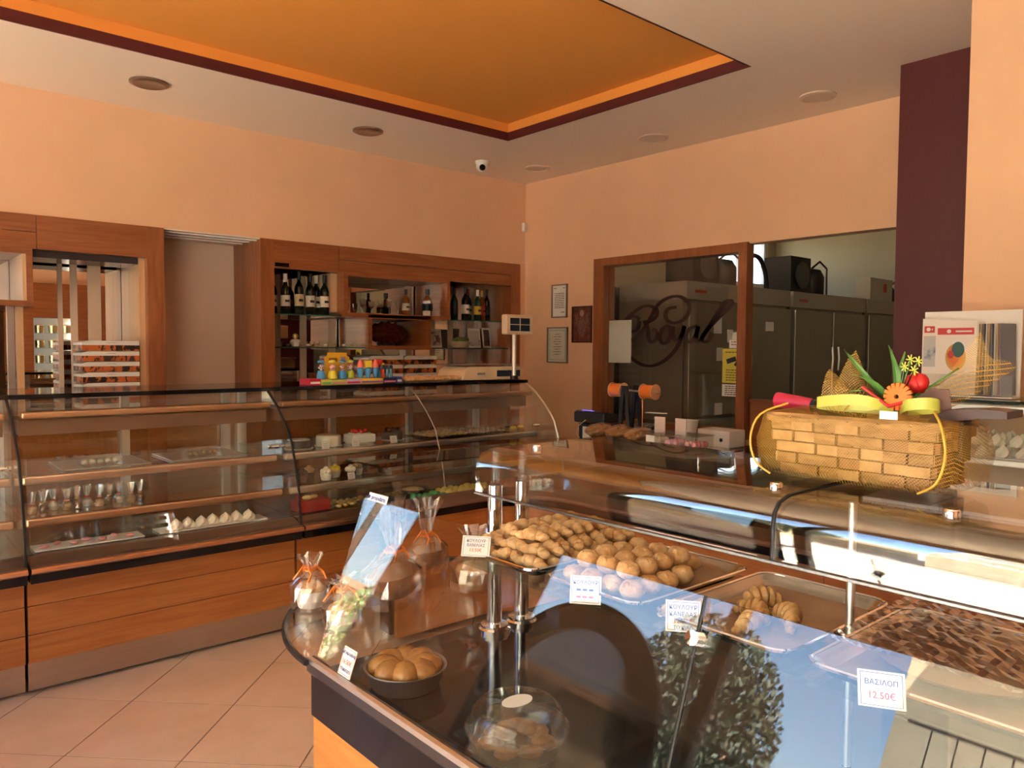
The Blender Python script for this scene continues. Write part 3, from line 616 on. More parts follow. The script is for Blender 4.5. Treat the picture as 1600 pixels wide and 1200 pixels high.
for layer, (nx, ny, z) in enumerate(((5, 12, 1.108), (4, 10, 1.152))):
    for i in range(nx):
        for j in range(ny):
            o = mer0 if first else mer0.copy()
            if not first: C.objects.link(o)
            first = False
            o.location = (3.66+.066*i+.03*layer+random.uniform(-.002, .002), .55+.074*j+.03*layer+random.uniform(-.003, .003), z); o.rotation_euler = (0, 0, random.uniform(0, 6))
            tag(o, 'white swirled meringue %s in the right-hand case' % ('on top of the heap' if layer else 'in the bottom layer of the heap'), 'meringue', 'meringues on the tray')

# ================================================================== ISLAND COUNTER
t = thing('island_counter', 'island counter with black deck, wooden front and glass shelves', 'counter', (1.3, .5, 0))
IS = t
WOODI = wood('island front veneer', (.62, .27, .06), (.50, .19, .035))
box('front_panel', WOODI, .79, .81, -.8, 1.595, .06, .71, t)
box('end_panel', WOODI, .811, 1.80, 1.57, 1.595, .06, .71, t); box('carcass', RUBBER, .811, 1.80, -.8, 1.57, .06, .71, t)
box('plinth', STEEL, .83, 1.78, -.8, 1.56, 0, .06, t)
box('apron', BLACK, .786, 1.82, -.8, 1.597, .711, .81, t)
box('deck', GRANITE, .80, 1.835, -.8, 1.575, .81, .82, t)
MB().ext([(.778, .812), (.772, .82), (.772, .842), (.778, .85), (.79, .85), (.79, .84), (.798, .84), (.798, .812)], -.8, 1.59, YA).build('front_rail', mat('dark rail', (.16, .16, .17), rough=.25, metal=.9), t)
MB().ext([(.771, .840), (.771, .851), (.781, .852), (.781, .849)], -.8, 1.59, YA).build('rail_trim', ALU, t)
arcp = [(1.30 - .535*math.sin(a), 1.577 + .535*math.cos(a)) for a in [math.pi/2 - math.pi*k/32 for k in range(33)]]
MB().ext(arcp, .838, .848, lambda u, v, q: (u, v, q)).build('round_end_glass', GLASS, t, label='clear half-round glass end of the island')
MB().tube([(x, y, .843) for x, y in arcp], .0075, 6).build('glass_edge', RUBBER, t, True)
def sneeze(y0, y1):
    MB().ext([(.790, .846), (.914, 1.200), (.921, 1.198), (.797, .843)], y0, y1, YA).build('sneeze_glass', GLASSF, t)
sneeze(.634, 1.577); sneeze(-.8, .628)
MB().tube([(.788, .631, .85), (.917, .631, 1.2)], .003, 6).build('glass_seam', RUBBER, t)
for z, x in ((1.145, .897), (.93, .818)): MB().lathe((x-.004, .631, z), [(0, -.012), (.011, -.010), (.011, .010), (0, .012)], 12, axis=(-.94, 0, .33)).build('glass_clip', CHROME, t)
BP = [(1.185, 1.19), (1.185, 1.25), (1.19, 1.272), (1.205, 1.288), (1.23, 1.296), (1.26, 1.298), (1.66, 1.298)]
for a, b in ((.688, 1.5), (-.8, .682)): MB().sheet(BP, -.008, a, b, YA).build('bent_top_glass', GLASSB, t, True)
MB().tube([(x, .685, z+.001) for x, z in BP], .0035, 6).build('glass_gasket', RUBBER, t, True)
MB().tube([(1.183, -.8, 1.19), (1.183, 1.5, 1.19)], .004, 6).build('lower_edge_trim', mat('dark rail', (.16, .16, .17)), t)
box('mid_shelf', SHELFG, 1.11, 1.52, -.8, 1.488, 1.033, 1.041, t)
for x in (1.257, 1.35):
    MB().lathe((x, 1.51, .82), [(.042, 0), (.042, .008), (.036, .012), (.036, .018), (.019, .020), (.019, .38)], 20).build('post', CHROME, t, True)
    MB().lathe((x, 1.51, 1.2), [(.012, 0), (.012, .089)], 14).build('clear_spacer', PLASTIC, t, True)
for x, y in ((1.315, .6085), (1.315, -.5)):
    MB().lathe((x, y, .82), [(.0075, 0), (.0075, .468)], 12).build('slim_pole', ALU, t, True)
for x, y in ((1.306, 1.405), (1.275, .732), (1.27, .436)):
    MB().lathe((x, y, 1.298), [(.0125, 0), (.0125, .009), (.010, .012), (0, .012)], 14).build('glass_bolt', CHROME, t, True)

# ---- trays
KT = .925
def kz(z): return EYE - KT*(EYE - z)
def tray(label, x0, x1, y0, y1, z):
    x0, x1, y0, y1, z = x0*KT, x1*KT, y0*KT-.008, y1*KT-.008, kz(z)
    t = thing('baking_tray', label, 'tray', ((x0+x1)/2, (y0+y1)/2, z), 'trays on the island shelf')
    def rr(m, r, zz):
        P = []
        for cx_, cy_, a0 in ((x1-m-r, y1-m-r, 0), (x0+m+r, y1-m-r, 90), (x0+m+r, y0+m+r, 180), (x1-m-r, y0+m+r, 270)):
            P += [(cx_+r*math.cos(R(a0+22.5*k)), cy_+r*math.sin(R(a0+22.5*k)), zz) for k in range(5)]
        return P
    loops = [rr(.022, .02, z+.001), rr(.008, .03, z+.020), rr(0, .034, z+.022), rr(.006, .03, z+.018), rr(.026, .018, z+.0035)]
    n = 20; vs = [p for l in loops for p in l]
    fs = [(i*n+j, i*n+(j+1) % n, (i+1)*n+(j+1) % n, (i+1)*n+j) for i in range(4) for j in range(n)] + [tuple(range(n))[::-1], tuple(4*n+j for j in range(n))]
    MB().add(vs, fs).build('pan', mat('tray steel', (.55, .53, .50), rough=.2, metal=1), t, True)
    MB().tube(rr(0, .034, z+.021), .004, 6, True).build('rim', CHROME, t, True)
    m_ = MB().add(rr(.028, .016, z+.0045), [tuple(range(20))]); m_.build('paper_liner', mat('baking paper', (.42, .27, .16), rough=.6, col2=(.33, .19, .10), vscale=14), t)
    return t
tray('steel tray of braided cookies at the far end of the island', 1.215, 1.64, 1.325, 1.615, 1.0015)
tray('steel tray of knotted buns, second from the far end', 1.215, 1.64, 1.01, 1.29, 1.0015)
tray('steel tray with a few croissants beside the slim pole', 1.215, 1.64, .68, .975, 1.0015)
tray('steel tray under cling film at the right edge', 1.215, 1.64, .27, .65, 1.0015)
DOUGH = mat('baked dough', (.50, .27, .10), rough=.55, col2=(.66, .44, .22), vscale=38, bump=.35, bscale=120)
DOUGH2 = mat('baked bun', (.48, .235, .07), rough=.5, col2=(.68, .46, .24), vscale=30, bump=.35, bscale=110)
PUFF = mat('puff pastry', (.62, .40, .17), rough=.45, col2=(.38, .18, .05), vscale=45, bump=.3, bscale=90)
def braid(L=.082, r=.017):
    b = MB()
    for k in range(5):
        u = (k-2)/2; q = 1 - .35*abs(u)
        b.ball((u*L*.37, .003*(-1)**k, r*q*1.02), L*.205, r*1.05*q, r*q, 12, 8, rot=.55)
    return b
def bun(r=.027):
    b = MB(); b.ball((0, 0, r*.75), r, r*.95, r*.75, 14, 8)
    for k in range(4):
        a = k*1.57+.4; b.ball((r*.42*math.cos(a), r*.42*math.sin(a), r*1.02), r*.52, r*.36, r*.45, 10, 6, rot=a+.9)
    return b
def croissant(L=.085, r=.021):
    b = MB()
    for k in range(7):
        u = (k-3)/3; q = 1 - .62*u*u
        b.ball((u*L*.5, .018*u*u, r*q), L*.105, r*1.1*q, r*q, 12, 8, rot=.35)
    return b
def scatter(proto, mat_, name, label, cat, group, spots, k=1.0):
    o0 = proto.build(name, mat_, None, True)
    for i, (x, y, z, rz, s_) in enumerate(spots):
        o = o0 if i == 0 else o0.copy()
        if i: C.objects.link(o)
        if k != 1: x, y, z, s_ = x*k, y*k-.008, kz(z)+.0028, s_*k
        o.location = (x, y, z); o.rotation_euler = (random.uniform(-.03, .03), random.uniform(-.03, .03), rz); o.scale = (s_, s_, s_)
        tag(o, label(i) if callable(label) else label, cat, group)
sp = []
for i in range(9):
    for j in range(3): sp.append((1.255+.043*i, 1.375+.088*j+random.uniform(-.006, .006), 1.0105, 1.57+random.uniform(-.35, .35), random.uniform(.93, 1.08)))
for i in range(8):
    for j in range(3): sp.append((1.277+.043*i, 1.38+.085*j+random.uniform(-.008, .008), 1.036, 1.57+random.uniform(-.45, .45), random.uniform(.93, 1.06)))
for i in range(6):
    for j in range(2): sp.append((1.30+.045*i, 1.42+.085*j, 1.064, 1.57+random.uniform(-.5, .5), random.uniform(.9, 1.05)))
scatter(braid(), DOUGH, 'braided_cookie', lambda i: 'golden braided cookie in the %s layer on the far tray' % ('bottom' if i < 27 else 'middle' if i < 51 else 'top'), 'cookie', 'braided cookies on the far tray', sp, KT)
sp = []
for i in range(6):
    for j in range(4):
        if i*.9+j*.2 < 5.2 and not (j == 0 and i > 3): sp.append((1.258+.058*i, 1.06+.058*j, 1.0105, random.uniform(0, 6), random.uniform(.92, 1.1)))
n1_ = len(sp)
for i in range(4):
    for j in range(3): sp.append((1.285+.06*i, 1.095+.06*j, 1.043, random.uniform(0, 6), random.uniform(.95, 1.1)))
scatter(bun(), DOUGH2, 'knotted_bun', lambda i: 'round knotted bun in the %s layer of the second tray' % ('bottom' if i < n1_ else 'top'), 'bun', 'knotted buns on the second tray', sp, KT)
cl = ['croissant lying lowest against the front glass on the third tray', 'croissant with chocolate tip at the middle of the third tray', 'croissant leaning on its neighbours at the back of the heap', 'largest croissant at the right of the heap', 'croissant end at the left of the third tray', 'small croissant by the tray rim near the second tray']
scatter(croissant(), PUFF, 'croissant', lambda i: cl[i], 'croissant', 'croissants on the third tray', [(1.30, .80, 1.0105, .3, 1), (1.37, .83, 1.0105, 1.3, 1), (1.44, .86, 1.012, 2.2, 1.05), (1.38, .765, 1.0105, .9, 1.1), (1.29, .90, 1.0105, 1.0, .9), (1.26, .945, 1.0105, 0, .8)], KT)
# cling-filmed slab of cake on the last tray
t = thing('wrapped_cake', 'flat brown cake under crinkled cling film at the right edge', 'cake', (1.32, .418, kz(1.0115)))
MB().ball((1.32, .418, kz(1.036)), .150, .142, .0225, 24, 10).build('cake', mat('brown cake', (.20, .10, .05), rough=.6), t, True)
fm = MB(); n = 26
vs = [(1.155+.33*i/n, .258+.315*j/n, kz(1.064) + .006*math.exp(-((i-13)**2+(j-13)**2)/90) + random.uniform(-.0022, .0022)) for i in range(n+1) for j in range(n+1)]
fm.add(vs, [(i*(n+1)+j, i*(n+1)+j+1, (i+1)*(n+1)+j+1, (i+1)*(n+1)+j) for i in range(n) for j in range(n)]); fm.build('cling_film', CELLO, t)

# ---- text helper
def text_mesh(body, size, name, material, parent, origin, right, up, extrude=.0003, align='CENTER'):
    cu = bpy.data.curves.new(name, 'FONT'); cu.body = body; cu.size = size; cu.extrude = extrude; cu.align_x = align; cu.resolution_u = 2
    ob = bpy.data.objects.new(name, cu); C.objects.link(ob)
    me = bpy.data.meshes.new_from_object(ob.evaluated_get(bpy.context.evaluated_depsgraph_get()))
    bpy.data.objects.remove(ob); bpy.data.curves.remove(cu)
    rgt, u_ = Vector(right).normalized(), Vector(up).normalized(); nn = rgt.cross(u_)
    o3 = Vector(parent.matrix_world.translation) if parent else Vector()
    pl = Vector(parent.location) if parent else Vector()
    for v in me.vertices: v.co = Vector(origin) + rgt*v.co.x + u_*v.co.y + nn*(v.co.z + extrude) - pl
    me.materials.clear(); me.materials.append(material)
    o = bpy.data.objects.new(name, me); C.objects.link(o); o.parent = parent
    return o
BLUEI = mat('blue marker', (.03, .05, .25), rough=.6); REDI = mat('red marker', (.55, .04, .03), rough=.6)
def price_card(label, base, right, up, w_, h_, lines):
    """card standing at base (bottom centre); right/up span its face"""
    t = thing('price_card', label, 'price card', base, 'handwritten price cards')
    r_, u_ = Vector(right).normalized(), Vector(up).normalized(); n_ = r_.cross(u_); b = Vector(base)
    MB().obox(b + u_*h_/2, r_*w_/2, u_*h_/2, n_*.0012).build('card', PAPER, t)
    fr_ = MB()
    for a, c_, hx, hy in ((0, .06, .44, .006), (0, .94, .44, .006), (-.44, .5, .006, .44), (.44, .5, .006, .44)):
        fr_.obox(b + r_*w_*a + u_*h_*c_ + n_*.0014, r_*w_*hx, u_*h_*hy, n_*.0003)
    fr_.build('border', BLUEI, t)
    for s_, q, col, sz in lines:
      if s_ is None:
        for e_ in range(3): MB().obox(b + u_*h_*q + r_*w_*(-.22+.2*e_) + n_*.0015, r_*w_*.07, u_*h_*.035, n_*.0003).build('scribble', col, t)
      else: text_mesh(s_, h_*sz, 'writing', col, t, b + u_*h_*q + n_*.0014, r_, u_)
    return t
FX = (.62, -.78, 0)
price_card('price card for the round pie, leaning on the front rail', (.783, 1.44, .853), (0, -1, 0), (.331, 0, .944), .050, .058, [('ΜΠΑΚΛΑΒΑΣ', .74, BLUEI, .15), ('16.50€', .42, REDI, .24), ('ΤΕΜΑΧΙΟ', .16, BLUEI, .16)])
price_card('price card in front of the braided cookies', (1.105, 1.40, 1.062), FX, (.3, .22, .92), .068, .048, [('ΚΟΥΛΟΥΡ', .70, BLUEI, .2), ('ΒΑΝΙΛΙΑΣ', .48, BLUEI, .2), ('13.50€', .24, REDI, .22)])
price_card('price card standing by the knotted buns behind the glass', (1.10, 1.04, 1.043), FX, (.2, .15, .95), .062, .055, [('ΚΟΥΛΟΥΡ', .70, BLUEI, .19), (None, .50, BLUEI, 0), (None, .25, REDI, 0)])
price_card('price card at the seam of the sneeze glass', (1.125, .822, 1.043), FX, (.2, .15, .95), .062, .055, [('ΚΟΥΛΟΥΡ', .72, BLUEI, .19), ('ΚΑΝΕΛΑΣ', .50, BLUEI, .19), ('12.50€', .27, REDI, .22), ('ΤΟ ΚΙΛΟ', .08, BLUEI, .16)])
price_card('price card behind the glass at the right of the island', (1.10, .46, 1.043), (.5, -.87, 0), (.2, .15, .95), .062, .05, [('ΒΑΣΙΛΟΠ', .62, BLUEI, .2), ('12.50€', .25, REDI, .26)])
t = thing('glass_sticker', 'white and blue brand label on the sneeze glass corner', 'sticker', (.913, 1.50, 1.195))
u_ = Vector((.331, 0, .944)); MB().obox(Vector((.910, 1.515, 1.198))+u_*.009, Vector((0, -.040, 0)), u_*.009, Vector((-.944, 0, .331))*.0006).build('label', PAPER, t)
MB().lathe((.9092, 1.5475, 1.2068), [(.0045, 0), (.0045, .0006), (.003, .0006), (.003, 0)], 16, axis=(-.944, 0, .331)).build('blue_ring', mat('sticker blue', (.02, .06, .30)), t)
text_mesh('propularis', .0145, 'writing', mat('sticker blue', (.02, .06, .30)), t, Vector((.9095, 1.509, 1.2025)), (0, -1, 0), u_)

# ---- pie in a tin, domed cookie box
t = thing('pie_tin', 'round tin of glazed golden rolls on the black deck', 'pie', (.902, 1.385, .8212))
MB().lathe((.902, 1.385, .8212), [(.072, 0), (.087, .040), (.090, .042), (.090, .044), (.084, .042), (.070, .004)], 36).build('tin', mat('dull tin', (.42, .43, .45), rough=.35, metal=.9), t, True)
GLAZE = mat('glazed roll', (.30, .115, .025), rough=.25, col2=(.52, .27, .08), vscale=24, bump=.2, bscale=60, coat=.4)
for k in range(8):
    a = 2*math.pi*k/8 + .2
    b_ = MB(); b_.ball((.902+.044*math.cos(a), 1.385+.044*math.sin(a), .861), .038, .032, .026, 16, 10, .025, rot=a); b_.build('roll', GLAZE, t, True)
t = thing('cookie_box', 'clear domed plastic box of brown cookies with oval label', 'box', (.908, 1.025, .8212))
MB().lathe((.908, 1.025, .8212), [(.070, 0), (.078, .004), (.090, .036), (.096, .038), (.096, .042), (.091, .041), (.087, .038), (.074, .006), (0, .004)], 40).build('base', PLASTIC, t, True)
MB().lathe((.908, 1.025, .8625), [(.096, 0), (.096, .004), (.090, .006), (.087, .018), (.080, .036), (.071, .044), (.065, .046), (0, .047)], 40).build('lid', PLASTIC, t, True)
MB().lathe((.908, 1.025, .910), [(.026, 0), (.026, .0008), (0, .0008)], 24, sx=1.25, sy=.8).build('oval_label', PAPER, t)
CK = mat('brown cookie', (.17, .06, .015), rough=.6, col2=(.28, .13, .04), vscale=30, bump=.4)
for k in range(11):
    a = k*.9; q = .05 if k < 7 else .022
    c_ = tag(MB().ball((.908+q*math.cos(a), 1.025+q*math.sin(a), .838+(.016 if k > 6 else 0)), .024, .022, .010, 12, 6, .05).build('cookie', CK, None, True), 'brown cookie %s inside the domed plastic box' % ('on the bottom' if k < 7 else 'on top of the others'), 'cookie', 'cookies in the domed box')

# ---- cellophane bags on the half-round end
def cello_bag(label, x, y, z, rx, ry, hb, ht, content, cm_, rz=0):
    t = thing('cellophane_bag', label, 'bag', (x, y, z), 'cellophane gift bags', 0)
    M = Matrix.Rotation(rz, 3, 'Z')
    def loop(sx, sy, zz, jit, n=22):
        return [Vector((x, y, zz)) + M @ Vector((sx*math.cos(2*math.pi*j/n)*(1+random.uniform(-jit, jit)), sy*math.sin(2*math.pi*j/n)*(1+random.uniform(-jit, jit)), random.uniform(-jit, jit)*.02)) for j in range(n)]
    L = [loop(rx*.95, ry*.95, z+.001, .0), loop(rx, ry, z+hb*.3, .05), loop(rx*.95, ry*.95, z+hb*.7, .09), loop(rx*.6, ry*.6, z+hb*.95, .14), loop(rx*.2, ry*.2, z+hb*1.12, .15), loop(rx*.32, ry*.32, z+hb*1.12+ht*.4, .3), loop(rx*.62, ry*.5, z+hb*1.12+ht, .45)]
    n = 22; vs = [p for l in L for p in l]
    MB().add(vs, [(i*n+j, i*n+(j+1) % n, (i+1)*n+(j+1) % n, (i+1)*n+j) for i in range(len(L)-1) for j in range(n)]).build('wrap', CELLO, t)
    zr = z+hb*1.12
    MB().tube([Vector((x, y, zr)) + Vector((rx*.23*math.cos(a), ry*.23*math.sin(a), 0)) for a in [2*math.pi*k/12 for k in range(12)]], .004, 6, True).build('ribbon', mat('orange ribbon', (.75, .20, .03), rough=.35), t)
    rb = MB()
    for k in range(5):
        a = k*1.3; rb.tube([(x, y, zr), (x+.018*math.cos(a), y+.018*math.sin(a), zr+.012), (x+.034*math.cos(a+.4), y+.034*math.sin(a+.4), zr-.004), (x+.045*math.cos(a+.2), y+.045*math.sin(a+.2), zr-.022)], .0028, 5)
    rb.build('bow', mat('orange ribbon', (.75, .20, .03)), t)
    if content == 'loaf': MB().ball((x, y, z+hb*.42), rx*.86, ry*.82, hb*.40, 18, 10, .02, rot=rz).build('loaf', cm_, t, True)
    else:
        b = MB().lathe((x, y, z+.003), [(rx*.6, 0), (rx*.78, hb*.5), (rx*.7, hb*.5)], 20); b.build('paper_cup', cm_, t, True)
        MB().ball((x, y, z+hb*.55), rx*.74, rx*.74, hb*.25, 16, 8).build('cake', DOUGH2, t, True)
    return t
BROWNL = mat('brown loaf', (.22, .085, .03), rough=.5, col2=(.34, .15, .06), vscale=18)
cello_bag('cellophane bag with long brown loaf and orange bow, tallest of the bags', 1.15, 1.82, .8505, .135, .085, .12, .13, 'loaf', BROWNL, .7)
cello_bag('cellophane bag with small cake and orange bow near the posts', 1.38, 1.75, .8505, .075, .075, .095, .07, 'cup', mat('ribbed cup', (.52, .28, .14), rough=.5), 0)
cello_bag('cellophane bag behind the others on the half-round glass', 1.37, 1.98, .8505, .085, .055, .10, .11, 'loaf', BROWNL, .2)
cello_bag('cellophane wrapped cake at the outer rim of the half-round glass', .935, 1.90, .8505, .055, .055, .09, .04, 'cup', PAPER, 0)
cello_bag('cellophane bag with white cup next to the sneeze glass edge', .92, 1.70, .8505, .05, .05, .085, .035, 'cup', PAPER, 0)
t = thing('cupcake_box', 'clear box with layered cupcakes behind the chrome posts', 'box', (1.50, 1.72, .849))
box('box', PLASTIC, 1.50, 1.62, 1.64, 1.80, .8505, .94, t)
for k in range(2): MB().lathe((1.56, 1.68+.08*k, .852), [(.026, 0), (.032, .035), (.030, .035), (.034, .045), (0, .07)], 16).build('cupcake', mat('cupcake', (.45, .18, .10), rough=.6, col2=(.7, .5, .25), vscale=30), t, True)

# ================================================================== GOODS IN CASE A
CHOC = mat('dark chocolate', (.045, .018, .010), rough=.3); CREAM = mat('cream', (.8, .74, .62), rough=.5); WHITEC = mat('white icing', (.82, .80, .76), rough=.4)
REDF = mat('red fruit', (.55, .03, .02), rough=.25); YELF = mat('yellow fruit', (.75, .55, .05), rough=.3); NUT = mat('chopped nuts', (.45, .28, .12), rough=.7, col2=(.65, .5, .3), vscale=70, bump=.6, bscale=150)
zs1, zs2, zd = .954, .772, .627
def lift(z): return z
def cake(label, x, y, z, r, h, side, top_, extra=None, sq=False):
    t = thing('cake', label, 'cake', (x, y, z), 'cakes in the corner case')
    MB().lathe((x, y, z), [(r*1.12, 0), (r*1.12, .003), (r, .003)], 24).build('cake_board', PAPER, t)
    if sq: box('sponge', side, x-r, x+r, y-r*.8, y+r*.8, z+.0035, z+h, t, bevel=.006)
    else: MB().lathe((x, y, z+.0035), [(r, 0), (r, h*.85), (r*.94, h)], 28).build('sponge', side, t, True)
    MB().lathe((x, y, z+h), [(r*.94, 0), (r*.85, .008), (0, .010)], 24).build('icing', top_, t, True)
    if extra:
        for k in range(7):
            a = k*.9; q = r*(.55 if k < 6 else 0); MB().ball((x+q*math.cos(a), y+q*math.sin(a), z+h+.018), .016, .014, .014, 10, 6).build('topping', extra, t, True)
    return t
cake('chocolate cake under a white plastic cover by the glass edge', 2.02, 4.25, zs1, .075, .045, CHOC, WHITEC)
cake('cream cake sprinkled with nuts on the upper shelf', 2.22, 4.26, zs1, .075, .06, CREAM, NUT)
cake('white cake with red fruit on top', 2.44, 4.27, zs1, .08, .055, WHITEC, CREAM, REDF, True)
cake('low dark chocolate cake with shavings', 2.70, 4.30, zs1, .07, .045, CHOC, CHOC, CHOC)
for k, (x, q) in enumerate(((2.13, 'ΜΑΥΡΗ'), (2.33, 'ΠΑΣΤΑ'), (2.60, 'ΤΟΥΡΤΑ'))):
    price_card(('price card at the chocolate cake', 'price card between the nut cake and the red-fruit cake', 'price card before the low dark cake')[k], (x, 4.12, zs1), (1, 0, 0), (0, .25, .97), .05, .045, [(None, .68, BLUEI, 0), (None, .45, BLUEI, 0), (None, .22, REDI, 0)])
def slab_tray(label, x0, x1, y0, y1, z, m_=ALU): return tag(box('display_tray', m_, x0, x1, y0, y1, z+.001, z+.006), label, 'tray')
slab_tray('black tray of small cookies on the upper shelf of the corner case', 2.86, 3.58, 4.11, 4.42, zs1, BLACK)
ck1 = MB().ball((0, 0, .011), .024, .022, .011, 12, 6, .06)
sp = [(2.90+.047*i, 4.15+.055*j, zs1+.008, random.uniform(0, 6), random.uniform(.9, 1.05)) for i in range(7) for j in range(5)]
scatter(ck1, NUT, 'small_cookie', 'nutty brown cookie on the black tray of the corner case', 'cookie', 'nutty cookies on the black tray', sp)
ck2 = MB().ball((0, 0, .011), .022, .022, .012, 12, 6, .05)
sp = [(3.235+.047*i, 4.15+.055*j, zs1+.008, random.uniform(0, 6), random.uniform(.9, 1.05)) for i in range(7) for j in range(5)]
scatter(ck2, mat('choc chip', (.06, .03, .02), rough=.5, col2=(.5, .42, .36), vscale=120, contrast=(.45, .6)), 'chocolate_cookie', 'dark speckled truffle on the black tray of the corner case', 'truffle', 'speckled truffles on the black tray', sp)
for k, (x, y, m_, l) in enumerate(((3.63, 4.16, YELF, 'yellow glazed fruit tart, leftmost at the end of the shelf'), (3.66, 4.26, CHOC, 'chocolate tart behind the yellow tart'), (3.71, 4.17, YELF, 'yellow tart beside the red one'), (3.75, 4.25, REDF, 'red glazed tart at the shelf end'))):
    t = thing('fruit_tart', l, 'tart', (x, y, zs1+.002), 'fruit tarts at the shelf end')
    MB().lathe((x, y, zs1+.002), [(.022, 0), (.03, .016), (.027, .016)], 16).build('crust', DOUGH, t, True); MB().ball((x, y, zs1+.026), .026, .026, .016, 14, 8).build('filling', m_, t, True)
for k, (x, y, b_, c_, l) in enumerate(((1.98, 4.12, CHOC, CHOC, 'chocolate dome cake nearest the glass edge on the middle shelf'), (2.06, 4.20, CHOC, NUT, 'chocolate dome cake behind the first one'), (2.12, 4.10, CREAM, CREAM, 'vanilla cupcake with piped cream and biscuit'), (2.21, 4.16, CREAM, YELF, 'cupcake with yellow topping behind the vanilla one'), (2.27, 4.08, CHOC, CREAM, 'chocolate cupcake with cream top'), (2.36, 4.16, CREAM, NUT, 'cream cupcake with nut topping'), (2.44, 4.22, CHOC, CHOC, 'dark profiterole heap at the shelf middle'), (2.53, 4.14, CHOC, WHITEC, 'dark cupcake with white chocolate pearls'), (2.62, 4.24, WHITEC, WHITEC, 'white iced cupcake at the right of the middle shelf'))):
    t = thing('cupcake', l, 'cupcake', (x, y, zs2+.001), 'cupcakes on the middle shelf')
    MB().lathe((x, y, zs2+.001), [(.028, 0), (.036, .04), (.034, .04)], 18).build('cup', b_, t, True)
    for q in range(5): MB().ball((x+.018*math.cos(q*1.26), y+.018*math.sin(q*1.26), zs2+.052), .017, n=10, k=6).build('topping', c_, t, True)
    MB().ball((x, y, zs2+.066), .017, n=10, k=6).build('topping', c_, t, True)
price_card('price card before the cupcakes on the middle shelf', (2.25, 4.03, zs2), (1, 0, 0), (0, .25, .97), .048, .042, [(None, .68, BLUEI, 0), (None, .45, BLUEI, 0), (None, .22, REDI, 0)])
t = thing('gift_box', 'red gift box with gold bow at the corner of the case deck', 'box', (1.98, 4.0, zd))
box('carton', mat('red carton', (.42, .02, .02), rough=.35), 1.885, 2.075, 3.96, 4.08, zd+.001, zd+.065, t, bevel=.004)
MB().ball((1.95, 4.0, zd+.078), .03, .022, .014, 10, 6).ball((2.0, 4.02, zd+.076), .026, .02, .012, 10, 6).build('bow', mat('gold bow', (.65, .55, .25), rough=.3), t, True)
MB().ball((1.92, 4.03, zd+.075), .016, n=10, k=6).build('berry', REDF, t, True)
GOLD = mat('gold foil', (.70, .52, .18), rough=.3, metal=.8)
scatter(MB().ball((0, 0, .012), .02, .016, .012, 10, 6), GOLD, 'wrapped_chocolate', 'gold wrapped chocolate on the corner case deck', 'chocolate', 'gold chocolates on the deck', [(2.13+.045*i, 3.97+.045*j, zd+.001, random.uniform(0, 6), random.uniform(.85, 1.1)) for i in range(12) for j in range(4)])
# wrapped biscuits in the left case
for k in range(11):
    x = .64 + .047*k; y = 4.12 + .02*(k % 3); inner = [NUT, CHOC, CREAM][k % 3]
    t = thing('wrapped_biscuit', 'cellophane wrapped biscuit, %s in the row on the lower shelf' % ('first', 'second', 'third', 'fourth', 'fifth', 'sixth', 'seventh', 'eighth', 'ninth', 'tenth', 'last')[k], 'biscuit', (x, y, zs2+.001), 'wrapped biscuits in the left case')
    MB().lathe((x, y, zs2+.001), [(.018, 0), (.022, .015), (.018, .03), (0, .034)], 14).build('biscuit', inner, t, True)
    fr_ = MB(); n = 12; L = []
    for q, (rr, zz, jt) in enumerate(((.024, .001, .05), (.026, .02, .08), (.008, .045, .1), (.021, .100, .2))): L += [(x+rr*math.cos(6.283*j/n)*(1+random.uniform(-jt, jt)), y+rr*math.sin(6.283*j/n)*(1+random.uniform(-jt, jt)), zs2+zz+.002+random.uniform(-jt, jt)*.03) for j in range(n)]
    fr_.add(L, [(i*n+j, i*n+(j+1) % n, (i+1)*n+(j+1) % n, (i+1)*n+j) for i in range(3) for j in range(n)]); fr_.build('wrap', glass('crinkled cellophane', tint=(.93, .93, .94), f0=.30, rough=.12), t)
    MB().tube([(x+.009*math.cos(a), y+.009*math.sin(a), zs2+.047) for a in [6.283*j/8 for j in range(8)]], .003, 5, True).build('tie', [PINK, GOLD, REDF][k % 3], t)
for k, x in enumerate((.95, 1.45)):
    slab_tray(('thin steel tray under the left clear box', 'thin steel tray under the right clear box')[k], x-.18, x+.22, 4.14, 4.5, zs1)
    t = thing('clear_box', ('clear lidded box of macaroons, left one on the upper shelf', 'clear lidded box of biscuits, right one on the upper shelf')[k], 'box', (x, 4.22, zs1+.007), 'clear boxes on the upper shelf')
    MB().box(x-.09, x+.09, 4.17, 4.28, zs1+.007, zs1+.05).build('carton', PLASTIC, t)
    for q in range(5): MB().ball((x-.07+.035*q, 4.22, zs1+.024), .015, .03, .015, 10, 6).build('biscuit', [CREAM, NUT][k], t, True)
slab_tray('white tray under the row of meringues in the left case', 1.15, 1.70, 3.95, 4.08, zd, WHITE)
for k in range(7):
    o = meringue(.03, .05).build('meringue', MERW, None, True); o.location = (1.24+.062*k, 4.0+.012*(k % 2), zd+.008)
    tag(o, 'white piped meringue, %s from the left on the case deck' % ('first', 'second', 'third', 'fourth', 'fifth', 'sixth', 'last')[k], 'meringue', 'meringues in the left case')
slab_tray('white tray of pink biscuits at the lower left', .62, 1.08, 3.95, 4.08, zd, WHITE)
scatter(MB().ball((0, 0, .008), .022, .016, .008, 10, 6, .06), mat('pink icing', (.75, .32, .34), rough=.5), 'pink_biscuit', 'pink iced biscuit on the white tray at the lower left', 'biscuit', 'pink biscuits on the white tray', [(.66+.06*i, 3.98+.04*(i % 2), zd+.008, i, 1) for i in range(7)])
